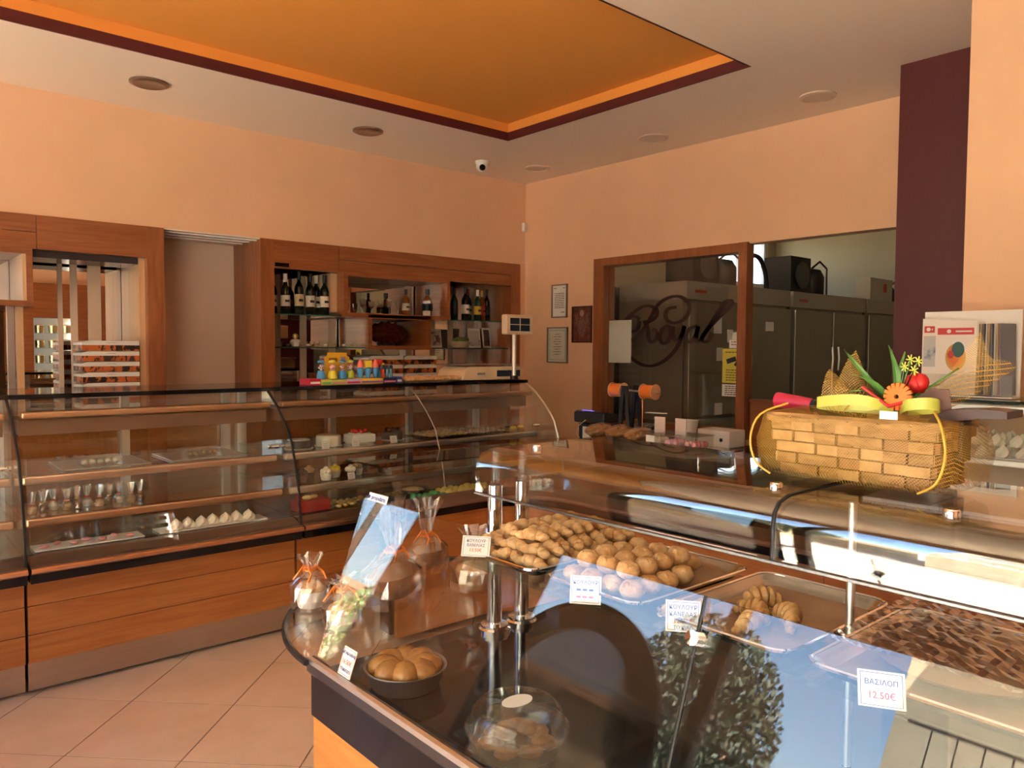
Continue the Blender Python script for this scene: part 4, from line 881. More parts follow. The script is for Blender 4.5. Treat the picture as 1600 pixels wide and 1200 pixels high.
# pastries under the low counter glass
GRN = mat('green wrapped', (.02, .30, .10), rough=.35); 
sp = [(2.34+.042*i+random.uniform(-.006, .006), 3.46+.052*j, .7105, random.uniform(0, 6), random.uniform(.85, 1.15)) for i in range(5) for j in range(2)]
scatter(MB().ball((0, 0, .02), .026, .02, .02, 10, 6, .12), GRN, 'green_sweet', 'green foil sweet under the low curved glass', 'sweet', 'green sweets in the low counter', sp)
sp = [(2.58+.042*i, 3.46+.05*j, .7100, random.uniform(0, 6), random.uniform(.85, 1.1)) for i in range(8) for j in range(4)]
scatter(MB().ball((0, 0, .018), .026, .02, .018, 10, 6, .1), mat('lemon biscuit', (.70, .55, .16), rough=.5), 'yellow_biscuit', 'yellow biscuit under the low curved glass', 'biscuit', 'yellow biscuits in the low counter', sp)
sp = [(2.96+.045*i, 3.40+.05*j, .7100, random.uniform(0, 6), random.uniform(.85, 1.1)) for i in range(8) for j in range(5)]
scatter(MB().ball((0, 0, .018), .026, .02, .018, 10, 6, .1), mat('rose biscuit', (.55, .20, .12), rough=.5), 'red_biscuit', 'reddish biscuit in the corner of the low counter', 'biscuit', 'reddish biscuits in the low counter', sp)
t = thing('serving_bowl', 'dark serving bowl under the low curved glass', 'bowl', (2.42, 3.64, .7075)); MB().lathe((2.42, 3.64, .7075), [(.05, 0), (.09, .045), (.095, .05), (.088, .048), (.05, .006), (0, .005)], 24).build('bowl', mat('dark bowl', (.03, .03, .03), rough=.15), t, True)
MB().ball((2.42, 3.64, .743), .07, .07, .018, 14, 6).build('sweets', NUT, t, True)

# ================================================================== ON TOP OF CASE A
zt = 1.3235
def carton(name, label, x0, x1, y0, y1, z0, z1, m_, stripe=None, word=None, wm=None):
    t = thing(name, label, 'candy box', ((x0+x1)/2, (y0+y1)/2, z0), 'candy boxes on the case')
    box('carton', m_, x0, x1, y0, y1, z0, z1, t)
    if stripe: box('printed_band', stripe, x0+.004, x1-.004, y0-.0012, y0-.0002, z0+(z1-z0)*.2, z0+(z1-z0)*.55, t)
    if word: text_mesh(word, (z1-z0)*.45, 'writing', wm or PAPER, t, ((x0+x1)/2, y0-.0015, z0+(z1-z0)*.35), (1, 0, 0), (0, 0, 1))
    return t
M_ = lambda n, c: mat(n, c, rough=.35)
carton('candy_box', 'red candy carton at the left of the sweets', 2.10, 2.17, 4.26, 4.40, zt, zt+.038, M_('candy red', (.55, .02, .06)), M_('candy white', (.8, .8, .8)))
carton('candy_box', 'yellow and green candy carton under the gumball jars', 2.172, 2.24, 4.25, 4.40, zt, zt+.032, M_('candy yellow', (.65, .6, .12)), M_('candy green', (.1, .45, .15)))
carton('candy_box', 'lime candy carton with pink print', 2.242, 2.34, 4.25, 4.40, zt, zt+.03, M_('candy lime', (.45, .55, .1)), M_('candy pink', (.7, .2, .4)))
carton('candy_box', 'lilac candy carton with red print', 2.342, 2.44, 4.25, 4.40, zt, zt+.032, M_('candy lilac', (.45, .4, .62)), M_('candy red', (.55, .02, .06)))
carton('candy_box', 'long yellow and purple candy carton in the middle', 2.442, 2.60, 4.25, 4.40, zt, zt+.034, M_('candy amber', (.75, .5, .06)), M_('candy purple', (.22, .1, .45)))
carton('candy_box', 'dark candy carton with pink print at the right', 2.605, 2.70, 4.25, 4.40, zt, zt+.032, M_('candy dark', (.03, .02, .05)), M_('candy pink', (.7, .2, .4)))
carton('candy_box', 'small blue and white carton at the end of the sweets', 2.705, 2.745, 4.25, 4.34, zt, zt+.04, M_('candy blue', (.05, .1, .4)), M_('candy white', (.8, .8, .8)))
t = thing('display_card', 'yellow cardboard backing card behind the sweets', 'card', (2.42, 4.52, zt))
MB().ext([(2.33, zt), (2.51, zt), (2.51, zt+.165), (2.49, zt+.175), (2.49, zt+.195), (2.35, zt+.195), (2.35, zt+.175), (2.33, zt+.165)], 4.52, 4.524, lambda u, v, q: (u, q, v)).build('card', M_('card yellow', (.72, .42, .03)), t)
box('print', M_('card brown', (.3, .15, .04)), 2.36, 2.42, 4.5185, 4.5198, zt+.135, zt+.16, t); box('print', M_('candy lilac', (.45, .4, .62)), 2.445, 2.48, 4.5185, 4.5198, zt+.13, zt+.165, t)
def gumball(label, x, y, col):
    t = thing('gumball_jar', label, 'gumball jar', (x, y, zt+.034), 'gumball jars')
    z = zt+.0345
    MB().lathe((x, y, z), [(.026, 0), (.03, .01), (.022, .045), (.018, .05)], 18).build('base', col, t, True)
    MB().ball((x, y, z+.074), .029, n=16, k=10).build('globe', PLASTIC, t, True)
    gb = MB(); 
    for k in range(26):
        a, b, q = random.uniform(0, 6.28), random.uniform(0, 3.14), .017*random.random()**.4
        gb.ball((x+q*math.sin(b)*math.cos(a), y+q*math.sin(b)*math.sin(a), z+.070+q*math.cos(b)), .0065, n=6, k=4)
    stuff(gb.build('gumballs', mat('gumball mix', (.7, .06, .1), rough=.3, col2=(.75, .75, .7), vscale=80, contrast=(.45, .55)), t, True))
    MB().lathe((x, y, z+.1), [(.022, 0), (.022, .01), (.01, .016), (0, .017)], 16).build('lid', col, t, True)
gumball('gumball jar with blue base, leftmost', 2.20, 4.31, M_('toy blue', (.06, .28, .6)))
gumball('gumball jar with yellow base, second from the left', 2.27, 4.30, M_('toy yellow', (.65, .6, .06)))
gumball('gumball jar with blue base, third from the left', 2.345, 4.31, M_('toy blue', (.06, .28, .6)))
gumball('gumball jar with lime lid at the right of the jars', 2.41, 4.33, M_('toy lime', (.45, .55, .05)))
def candy_bottle(label, x, y, capm, square=False):
    t = thing('candy_bottle', label, 'candy bottle', (x, y, zt+.035), 'candy bottles')
    z = zt+.0355
    MB().lathe((x, y, z), [(.010, 0), (.014, .01), (.022, .045), (.022, .06), (.015, .066)], 16).build('bottle', M_('toy blue', (.06, .28, .6)), t, True)
    if square: box('cap', capm, x-.024, x+.024, y-.014, y+.014, z+.066, z+.112, t, bevel=.005)
    else: MB().lathe((x, y, z+.066), [(.022, 0), (.02, .02), (.010, .045), (0, .055)], 16).build('cap', capm, t, True)
PKC = M_('toy coral', (.75, .17, .13))
candy_bottle('blue candy bottle with coral cone cap next to the jars', 2.465, 4.30, PKC); candy_bottle('blue candy bottle with coral cone cap behind its neighbour', 2.44, 4.38, PKC)
candy_bottle('blue candy bottle with square yellow cap', 2.52, 4.30, M_('toy bright yellow', (.8, .6, .05)), True); candy_bottle('blue candy bottle with coral cone cap right of the yellow cap', 2.575, 4.30, PKC)
for k in range(4):
    x = 2.62+.03*k; t = thing('candy_tube', 'dark capped candy tube, %s from the left' % ('first', 'second', 'third', 'fourth')[k], 'candy tube', (x, 4.33, zt+.033), 'candy tubes')
    MB().lathe((x, 4.33, zt+.0335), [(.010, 0), (.010, .055)], 12).build('tube', mat('tube teal', (.05, .25, .35), rough=.2) if k != 1 else REDF, t, True); MB().lathe((x, 4.33, zt+.0885), [(.011, 0), (.011, .02), (.006, .026), (0, .027)], 12).build('cap', M_('tube navy', (.01, .015, .06)), t, True)
t = thing('toy_lolly', 'red and yellow candy toy standing above the tubes', 'toy', (2.655, 4.38, zt+.033)); MB().lathe((2.655, 4.38, zt+.0335), [(.005, 0), (.005, .09)], 8).build('stick', WHITE, t); MB().ball((2.655, 4.38, zt+.135), .024, .018, .022, 12, 8).build('knob', REDF, t, True); MB().ball((2.675, 4.37, zt+.115), .018, .014, .014, 10, 6).build('arm', YELF, t, True)
for k in range(15):
    x = 2.80+.030*k
    o = MB().ball((0, 0, .02), .011, .06, .02, 12, 8, .03).build('rusk', DOUGH2, None, True); o.location = (x, 4.30, zt+.001); o.rotation_euler.y = .12
    tag(o, 'slice of rusk bread, number %s in the row before the scale' % ('one two three four five six seven eight nine ten eleven twelve thirteen fourteen fifteen'.split()[k]), 'rusk', 'row of rusks')
t = thing('shop_scale', 'cream electronic shop scale with pole display on the case', 'scale', (3.5, 4.38, zt))
CRM = mat('scale cream', (.72, .56, .36), rough=.4)
MB().ext([(3.235, zt+.003), (3.80, zt+.003), (3.80, zt+.085), (3.77, zt+.098), (3.30, zt+.098), (3.26, zt+.07)], 4.25, 4.56, lambda u, v, q: (u, q, v)).build('body', CRM, t, bevel=.006)
box('platter', STEEL, 3.27, 3.79, 4.27, 4.62, zt+.102, zt+.112, t, bevel=.003); box('platter_support', FRAME, 3.45, 3.6, 4.36, 4.5, zt+.098, zt+.102, t)
box('key_panel', mat('scale display', (.02, .03, .05), rough=.15), 3.55, 3.77, 4.246, 4.25, zt+.025, zt+.07, t); box('badge', mat('badge grey', (.2, .2, .18)), 3.37, 3.44, 4.2475, 4.25, zt+.04, zt+.055, t)
MB().lathe((3.70, 4.235, zt+.001), [(.03, 0), (.03, .025), (.02, .03)], 16).build('pole_foot', RUBBER, t); MB().lathe((3.70, 4.235, zt+.03), [(.016, 0), (.016, .30)], 16).build('pole', mat('scale pole', (.72, .68, .60), rough=.3, metal=.3), t, True)
box('display_head', CRM, 3.60, 3.86, 4.205, 4.265, zt+.33, zt+.475, t, bevel=.01)
for a, b in ((.355, .4), (.405, .45)):
    for x in (3.635, 3.735): box('display_window', mat('scale display', (.02, .03, .05)), x, x+.09, 4.2035, 4.205, zt+a, zt+b, t)
# pastry boxes
TIG = mat('tiger stripe', (.55, .14, .03), rough=.4, col2=(.03, .012, .008), vscale=9, stretch=(3, 1, 1.5), contrast=(.48, .52))
def pastry_box(label, x0, x1, y0, y1, z, h, grp):
    t = thing('pastry_box', label, 'pastry box', ((x0+x1)/2, (y0+y1)/2, z), grp)
    box('tray', TIG, x0, x1, y0, y1, z+.001, z+h*.55, t)
    MB().ext([(x0-.001, z+h*.55), (x1+.001, z+h*.55), (x1+.001, z+h-.002), (x0+.03, z+h-.002), (x0-.001, z+h*.8)], y0-.002, y1+.002, lambda u, v, q: (u, q, v)).build('lid', WHITE, t)
    box('printed_line', mat('print grey', (.35, .33, .32)), (x0+x1)/2-.03, (x0+x1)/2+.03, y0-.0027, y0-.0021, z+h*.75, z+h*.79, t)
for k in range(8): pastry_box('striped pastry box, %s from the top of the left stack' % ('eighth', 'seventh', 'sixth', 'fifth', 'fourth', 'third', 'second', 'first')[k], 1.215, 1.575, 5.83, 6.10, 1.0115+.0725*k, .0715, 'striped pastry boxes at the left')
for c_ in range(2):
    for k in range(6): pastry_box('striped pastry box, %s up in the %s stack beneath the leaf dish' % (('lowest', 'second', 'third', 'fourth', 'fifth', 'topmost')[k], ('left', 'right')[c_]), 3.44+.37*c_, 3.79+.37*c_, 5.86, 6.12, 1.0115+.0785*k, .0775, 'striped pastry boxes under the leaf dish')

# ---- bottles and glasses in the wine cabinet
def bottle(label, x, y, z, h, r, gm, lm, cap, square=False):
    t = thing('liquor_bottle', label, 'bottle', (x, y, z), 'bottles in the cabinet')
    pr_ = [(r*.9, 0), (r, .006), (r, h*.58), (r*.85, h*.66), (r*.36, h*.76), (r*.34, h*.93), (r*.42, h*.94), (r*.42, h*.96)]
    if square: MB().lathe((x, y, z), pr_, 4).build('bottle', gm, t)
    else: MB().lathe((x, y, z), pr_, 18).build('bottle', gm, t, True)
    MB().lathe((x, y, z+h*.80), [(r*.40, 0), (r*.44, h*.02), (r*.44, h*.205), (0, h*.21)], 14).build('cap', cap, t, True)
    MB().lathe((x, y, z+h*.2), [(r*1.02, 0), (r*1.02, h*.27)], 18).build('label', lm, t, True)
    box('label_print', INK, x-r*.5, x+r*.5, y-r*1.045, y-r*1.0, z+h*.30, z+h*.36, t)
WINE = mat('dark wine glass', (.008, .012, .008), rough=.06); CLEARB = mat('whisky', (.22, .07, .012), rough=.06); GREENB = mat('green bottle', (.01, .035, .015), rough=.06)
BLC = mat('black cap', (.01, .01, .01), rough=.35); GLC = mat('gold cap', (.45, .3, .08), rough=.3, metal=.7)
LW = mat('label white', (.68, .62, .52), rough=.6); LY = mat('label yellow', (.6, .45, .05), rough=.5); LR = mat('label red', (.35, .03, .02), rough=.5); LB = mat('label black', (.015, .014, .013), rough=.5)
zb = 1.8212
for k, (x, y, h, g_, l_, c_, lb) in enumerate([(2.66, 6.06, .33, WINE, LW, BLC, 'wine bottle at the extreme left of the cabinet, half hidden'), (2.745, 6.0, .33, WINE, LW, WHITE, 'wine bottle with tall white label and pale capsule'), (2.865, 6.0, .36, WINE, mat('label cream gold', (.6, .48, .28)), BLC, 'tallest wine bottle with cream and gold label'), (2.965, 6.0, .345, WINE, LW, BLC, 'wine bottle third from the left of the row'), (3.05, 6.06, .34, WINE, LW, LW, 'wine bottle with black blot on its label'), (3.06, 5.93, .335, WINE, LW, BLC, 'wine bottle standing in front at the right of the row')]):
    bottle(lb, x, y, zb, h, .038, g_, l_, c_)
for k, (x, y, h, r, g_, l_, c_, lb) in enumerate([(4.47, 6.0, .31, .036, GREENB, LB, BLC, 'dark bottle half hidden beside the framed box'), (4.59, 5.98, .33, .04, WINE, LW, BLC, 'dark bottle with slanted white label'), (4.685, 6.06, .32, .034, WINE, LW, LR, 'bottle with white label and red capsule'), (4.70, 5.93, .30, .034, GREENB, LY, WHITE, 'green bottle with yellow label'), (4.80, 5.99, .30, .038, CLEARB, LR, GLC, 'whisky bottle with slanted red label'), (4.89, 6.02, .32, .032, WINE, LB, BLC, 'slim dark bottle at the right end of the shelf')]):
    bottle(lb, x, y, zb, h, r, g_, l_, c_)
zg = 1.8465
bottle('square whisky bottle with black label in the framed box', 4.12, 5.95, zg, .25, .05, CLEARB, LB, BLC, True); bottle('round whisky bottle with black neck next to the glasses', 3.90, 5.98, zg, .24, .036, CLEARB, LW, BLC); bottle('small amber bottle behind the glasses', 3.97, 6.08, zg, .17, .03, CLEARB, LY, GLC)
GG = glass('crystal', tint=(.93, .93, .92), f0=.10, rough=.01)
for k in range(10):
    x = 3.42+.046*k; y = 5.93+.08*(k % 2); h = (.13, .12, .11, .115, .12, .125, .14, .13, .12, .12)[k]
    o = MB().lathe((0, 0, 0), [(.026, 0), (.026, .003), (.004, .008), (.004, h*.4), (.020, h*.55), (.029, h), (.027, h), (.018, h*.57), (0, h*.5)], 16).build('stem_glass', GG, None, True); o.location = (x, y, zg)
    tag(o, 'clear stemmed glass, %s from the left in the framed box' % ('first', 'second', 'third', 'fourth', 'fifth', 'sixth', 'seventh', 'eighth', 'ninth', 'tenth')[k], 'glass', 'stemmed glasses')
tag(MB().ball((3.27, 5.97, zg+.034), .034, n=16, k=10).build('red_ornament', REDF, None, True), 'small red ball ornament at the left of the glasses', 'ornament')
t = thing('leaf_dish', 'glossy brown leaf shaped dish in the lower framed box', 'dish', (3.72, 6.0, 1.571))
lv = []; n = 28; rows = 7
for i in range(n+1):
    u = i/n; wv = .098*math.sin(math.pi*min(1, u*1.02+.02))**.6*(1+.10*math.sin(u*40))
    for j in range(rows):
        v = (j-(rows-1)/2)/((rows-1)/2); lv.append((3.50+.45*u, 6.06-.05*abs(v)**2+.008*math.cos(u*45)*abs(v)-.02*u, 1.687+wv*v))
lv2 = [(x, y+.008, z) for x, y, z in lv]; N = len(lv)
fs = [(i*rows+j, i*rows+j+1, (i+1)*rows+j+1, (i+1)*rows+j) for i in range(n) for j in range(rows-1)]
MB().add(lv+lv2, fs + [tuple(N+q for q in f[::-1]) for f in fs]).build('leaf', mat('brown glaze', (.11, .022, .008), rough=.12, var=.3, vscale=30), t, True)
MB().tube([(3.50+.45*u/10, 6.045-.002*u, 1.69) for u in range(11)], .005, 6).build('midrib', mat('brown glaze', (.11, .022, .008)), t, True)
box('stand', FRAME, 3.66, 3.80, 6.02, 6.09, 1.5715, 1.60, t)
zl = 1.5565
for k, (x, w_, h_, m_, lb) in enumerate([(4.22, .13, .18, mat('photo dark', (.12, .06, .06), col2=(.5, .42, .38), vscale=14, contrast=(.5, .56)), 'framed photograph of a figure at the left of the lower shelf'), (4.68, .15, .19, mat('photo blue', (.03, .07, .2), col2=(.5, .5, .5), vscale=12, contrast=(.6, .66)), 'greeting card with blue picture on the lower shelf'), (4.86, .10, .20, mat('photo mixed', (.2, .13, .1), col2=(.05, .05, .06), vscale=25), 'narrow patterned card at the right of the lower shelf')]):
    t = thing('picture_card', lb, 'card', (x+w_/2, 6.05, zl), 'cards on the lower shelf')
    MB().obox((x+w_/2, 6.05, zl+h_/2+.001), (w_/2, 0, 0), (0, .003, 0), (0, .012, h_/2)).build('mount', PAPER, t); MB().obox((x+w_/2, 6.045, zl+h_/2+.001), (w_/2-.014, 0, 0), (0, .0012, 0), (0, .011, h_/2-.018)).build('picture', m_, t)
t = thing('wicker_tray', 'pale oval basket with greenery on the lower shelf', 'basket', (4.50, 5.95, zl)); MB().lathe((4.50, 5.95, zl+.001), [(.07, 0), (.1, .06), (.096, .06), (.066, .006), (0, .005)], 20, sx=1.2).build('basket', mat('pale wicker', (.55, .45, .32), rough=.7, bump=.6), t, True); MB().ball((4.50, 5.95, zl+.075), .09, .06, .03, 14, 6, .25).build('greenery', LEAF2, t)
for k, x in enumerate((2.92, 3.0, 3.08, 3.16, 3.25, 3.32)):
    t = thing('brass_ornament', 'small brass and white bird ornament, %s from the left' % ('first', 'second', 'third', 'fourth', 'fifth', 'sixth')[k], 'ornament', (x, 5.95, zl), 'bird ornaments on the shelf')
    MB().ball((x, 5.95, zl+.014), .02, .012, .012, 10, 6).build('body', [WHITE, GOLD][k % 2], t, True); MB().tube([(x+.012, 5.95, zl+.02), (x+.02, 5.95, zl+.045), (x+.026, 5.95, zl+.043)], .004, 6).build('neck', GOLD, t, True)
t = thing('glass_ornament', 'round brass topped ornament bowl on the lower left shelf', 'ornament', (2.83, 6.0, zl)); MB().lathe((2.83, 6.0, zl+.001), [(.03, 0), (.045, .04), (.03, .06)], 16).build('bowl', WHITE, t, True); MB().ball((2.83, 6.0, zl+.085), .026, n=12, k=8).build('globe', GOLD, t, True)

# ================================================================== ON THE LOW COUNTER (staff side)
ze = .9262
t = thing('card_terminal', 'black payment terminal with blue screen on its printer', 'card terminal', (3.95, 3.62, ze))
box('printer', mat('black plastic', (.015, .015, .017), rough=.4), 3.86, 4.05, 3.50, 3.73, ze, ze+.11, t, bevel=.008)
MB().ext([(3.84, ze+.115), (4.06, ze+.13), (4.06, ze+.165), (3.87, ze+.20), (3.84, ze+.19)], 3.47, 3.76, YA).build('body', mat('black plastic', (.015, .015, .017)), t, bevel=.012)
MB().obox((3.90, 3.66, ze+.196), (.03, 0, -.005), (0, .045, 0), (0, 0, .001)).build('screen', mat('terminal screen', (.05, .03, .5), rough=.1, emit=(.15, .12, .9), estr=.6), t)
box('paper_slip', PAPER, 3.849, 3.851, 3.60, 3.68, ze+.01, ze+.09, t)
tag(MB().tube([(3.84, 3.69, ze+.004), (3.80, 3.70, ze+.04), (3.79, 3.66, ze+.10), (3.828, 3.63, ze+.14)], .003, 6).build('terminal_cable', mat('cable beige', (.5, .42, .25), rough=.5), None, True), 'pale cable looping beside the card terminal', 'cable')
t = thing('ribbon_stand', 'black ribbon stand holding two orange spools', 'ribbon stand', (4.0, 3.35, ze))
for q in (-.06, .06): MB().obox((4.0+q, 3.35, ze+.19), (.008, 0, 0), (0, .02, .19), (0, .014, 0)).obox((4.0+q, 3.41, ze+.19), (.008, 0, 0), (0, -.02, .19), (0, .014, 0)).build('upright', mat('black plastic', (.015, .015, .017)), t)
box('foot', mat('black plastic', (.015, .015, .017)), 3.92, 4.08, 3.28, 3.48, ze+.0005, ze+.012, t)
MB().tube([(4.0, 3.14, ze+.345), (4.0, 3.56, ze+.345)], .006, 8).build('axle', ALU, t)
ORR = mat('orange ribbon', (.75, .20, .03))
for y0 in (3.17, 3.44):
    MB().lathe((4.0, y0, ze+.345), [(.045, 0), (.045, .10)], 24, axis=(0, 1, 0)).build('ribbon_roll', ORR, t, True)
    for q in (0, .10): MB().lathe((4.0, y0+q, ze+.345), [(.052, -.003), (.052, .003)], 24, axis=(0, 1, 0)).build('flange', mat('spool flange', (.75, .4, .2), rough=.4), t)
MB().tube([(4.06, 3.30, ze+.2), (4.06, 3.12, ze+.205)], .004, 6).build('peg', WHITE, t); MB().tube([(3.955, 3.24, ze+.30), (3.955, 3.24, ze+.01)], .003, 6).build('ribbon_tail', ORR, t)
t = thing('glass_riser', 'dark glass riser shelf under the loaves on the low counter', 'shelf', (3.7, 3.0, ze))
MB().ext([(3.50, 2.45), (3.90, 2.45), (3.90, 3.46), (3.84, 3.46), (3.58, 3.46), (3.52, 3.43), (3.50, 3.38)], ze+.040, ze+.048, lambda u, v, q: (u, v, q)).build('shelf', GLASSD, t)
for x, y in ((3.54, 2.5), (3.86, 2.5), (3.56, 3.38), (3.86, 3.38)): MB().lathe((x, y, ze+.0005), [(.012, 0), (.012, .039)], 12).build('foot', CHROME, t)
zr_ = ze+.0535
CRUST = mat('sesame crust', (.36, .14, .035), rough=.5, col2=(.55, .30, .12), vscale=40, bump=.4, bscale=150)
for k, (x, y, rz) in enumerate(((3.70, 3.375, 0), (3.70, 3.21, .1), (3.69, 3.045, 0))):
    t = thing('bagged_bread', 'sesame loaf in clear bag, %s of three behind the glass top' % ('leftmost', 'middle', 'rightmost')[k], 'bread', (x, y, zr_), 'bagged sesame loaves')
    MB().ball((x, y, zr_+.042), .125, .066, .042, 16, 10, .04, rot=rz).build('loaf', CRUST, t, True); MB().ball((x, y, zr_+.046), .135, .071, .047, 18, 9, .10, rot=rz).build('bag', CELLO, t)
for k, y in enumerate((2.91, 2.77, 2.63)):
    t = thing('plastic_tub', 'clear tub of %s on the low counter' % ('round biscuits with a price slip', 'pink sweets, middle one', 'pink sweets, nearest the doorway')[k], 'tub', (3.70, y, zr_), 'clear tubs on the low counter')
    box('tub', PLASTIC, 3.62, 3.78, y-.06, y+.06, zr_+.001, zr_+.075, t); box('lid', PLASTIC, 3.615, 3.785, y-.065, y+.065, zr_+.0755, zr_+.081, t)
    for q in range(8): MB().ball((3.645+.035*(q % 4), y-.025+.05*(q//4), zr_+.024), .018, .018, .02, 10, 6).build('biscuit', [CREAM, mat('pink icing', (.75, .32, .34)), mat('pink icing', (.75, .32, .34))][k], t, True)
    if k == 0: box('price_slip', PAPER, 3.612, 3.614, y-.045, y+.02, zr_+.02, zr_+.06, t)
for k, (x, y) in enumerate(((3.86, 3.02), (3.86, 2.86))): tag(MB().obox((x, y, zr_+.075), (.004, 0, .0), (0, .04, 0), (0, 0, .073)).build('price_slip', mat('slip pinkish', (.75, .62, .58), rough=.6)), ('pinkish price slip standing behind the loaves', 'pinkish price slip standing next to the white cup')[k], 'price slip')
t = thing('white_cup', 'white plastic cup on the low counter near the window', 'cup', (4.25, 3.10, ze)); MB().lathe((4.25, 3.10, ze+.001), [(.05, 0), (.075, .15), (.078, .152), (.072, .15), (.047, .006), (0, .005)], 24).build('cup', WHITE, t, True)
t = thing('small_carton', 'white carton with a round hole beside the cup', 'box', (4.28, 2.86, ze)); box('carton', WHITE, 4.2, 4.38, 2.74, 2.98, ze+.001, ze+.11, t, bevel=.005); MB().lathe((4.199, 2.80, ze+.05), [(.012, 0), (.012, .001)], 14, axis=(-1, 0, 0)).build('hole', RUBBER, t)
t = thing('calculator', 'black desk calculator with grey keys by the window', 'calculator', (4.25, 3.47, ze)); MB().ext([(4.15, ze+.001), (4.38, ze+.001), (4.38, ze+.12), (4.15, ze+.05)], 3.38, 3.58, YA).build('body', mat('black plastic', (.015, .015, .017)), t)
for i in range(4):
    for j in range(5): MB().obox((4.18+.035*i, 3.41+.035*j, ze+.064+.0107*i), (.012, 0, .0036), (0, .012, 0), (-.001, 0, .004)).build('key', mat('key grey', (.3, .3, .28), rough=.5), t)

# ================================================================== GIFT BASKET on the island
bx0, bx1, by0, by1, bz0, bz1 = 1.37, 1.535, .495, .80, 1.3115, 1.418
t = thing('gift_basket', 'woven wooden gift basket wrapped in gold net on the island', 'basket', (1.45, .65, bz0))
BK = mat('basket splint', (.44, .235, .075), rough=.5, col2=(.20, .085, .022), vscale=28, stretch=(1, 1, 4)); BK2 = mat('basket splint pale', (.60, .37, .15), rough=.5, col2=(.40, .21, .07), vscale=30); BKD = mat('basket splint dark', (.34, .15, .05), rough=.5, col2=(.25, .1, .03), vscale=20)
box('bottom', BK, bx0+.02, bx1-.02, by0+.02, by1-.02, bz0, bz0+.006, t)
def taper(z): return .016*(1-(z-bz0)/(bz1-bz0))
rows_, hh = 5, (bz1-bz0)/5
for r_ in range(rows_):
    z0 = bz0 + hh*r_ + .0015; z1 = z0 + hh - .003; tp_ = taper((z0+z1)/2)
    for side in range(4):
        n = 7 if side % 2 == 0 else 4
        for k in range(n):
            pr_ = .007 if (k + r_) % 2 else 0.001
            if side == 0: a, b = by0+tp_+(by1-by0-2*tp_)*k/n, by0+tp_+(by1-by0-2*tp_)*(k+1)/n; bb = (bx0+tp_-pr_, bx0+tp_+.004, a+.0012, b-.0012)
            elif side == 2: a, b = by0+tp_+(by1-by0-2*tp_)*k/n, by0+tp_+(by1-by0-2*tp_)*(k+1)/n; bb = (bx1-tp_-.004, bx1-tp_+pr_, a+.0012, b-.0012)
            elif side == 1: a, b = bx0+tp_+(bx1-bx0-2*tp_)*k/n, bx0+tp_+(bx1-bx0-2*tp_)*(k+1)/n; bb = (a+.0012, b-.0012, by0+tp_-pr_, by0+tp_+.004)
            else: a, b = bx0+tp_+(bx1-bx0-2*tp_)*k/n, bx0+tp_+(bx1-bx0-2*tp_)*(k+1)/n; bb = (a+.0012, b-.0012, by1-tp_-.004, by1-tp_+pr_)
            box('splint', BKD if (side == 1 and (k+r_) % 2) or random.random() < .15 else BK2 if random.random() < .4 else BK, *bb, z0, z1, t)
MB().box(bx0-.006, bx0+.004, by0-.006, by1+.006, bz1-.004, bz1+.012).box(bx1-.004, bx1+.006, by0-.006, by1+.006, bz1-.004, bz1+.012).box(bx0+.004, bx1-.004, by0-.006, by0+.004, bz1-.004, bz1+.012).box(bx0+.004, bx1-.004, by1-.004, by1+.006, bz1-.004, bz1+.012).build('rim_band', BK, t)
for k in range(5): MB().ball((bx0-.008, by0+.04+.055*k, bz1+.005), .003, n=8, k=4).build('rim_nail', CHROME, t)
MB().ext([(.50, 1.425), (.485, 1.432), (.45, 1.438), (.41, 1.44), (.41, 1.452), (.45, 1.454), (.50, 1.450), (.53, 1.43), (.53, 1.415)], 1.42, 1.50, lambda u, v, q: (q, u, v)).build('leather_handle', mat('brown leather', (.045, .018, .015), rough=.4), t)
box('handle_strap', mat('brown leather', (.045, .018, .015)), 1.44, 1.48, by0-.014, by0-.008, 1.36, 1.43, t)
# gold net
netm = bpy.data.materials.new('gold net'); netm.use_nodes = True; MATS['gold net'] = netm; nn_ = netm.node_tree; nn_.nodes.clear()
ge = _n(nn_, 'ShaderNodeNewGeometry'); facs = []
for d in ((1, 1, 1), (-1, 1, -1)):
    dp = _n(nn_, 'ShaderNodeVectorMath', operation='DOT_PRODUCT'); dp.inputs[1].default_value = tuple(c*1150 for c in d); nn_.links.new(ge.outputs['Position'], dp.inputs[0])
    sn = _n(nn_, 'ShaderNodeMath', operation='SINE'); nn_.links.new(dp.outputs['Value'], sn.inputs[0]); gt = _n(nn_, 'ShaderNodeMath', operation='GREATER_THAN'); gt.inputs[1].default_value = .86; nn_.links.new(sn.outputs[0], gt.inputs[0]); facs.append(gt)
mxn = _n(nn_, 'ShaderNodeMath', operation='MAXIMUM'); nn_.links.new(facs[0].outputs[0], mxn.inputs[0]); nn_.links.new(facs[1].outputs[0], mxn.inputs[1])
tr_ = _n(nn_, 'ShaderNodeBsdfTransparent'); df = _n(nn_, 'ShaderNodeBsdfPrincipled'); df.inputs['Base Color'].default_value = (.50, .29, .045, 1); df.inputs['Roughness'].default_value = .4
ms = _n(nn_, 'ShaderNodeMixShader'); om = _n(nn_, 'ShaderNodeOutputMaterial'); nn_.links.new(mxn.outputs[0], ms.inputs[0]); nn_.links.new(tr_.outputs[0], ms.inputs[1]); nn_.links.new(df.outputs[0], ms.inputs[2]); nn_.links.new(ms.outputs[0], om.inputs[0])
n = 36; L = []
secs = [(0.0, 1.3105, .014), (.4, 1.325, .030), (.8, 1.375, .036), (1, 1.425, .026), (.7, 1.442, .0), (.45, 1.445, -.02)]
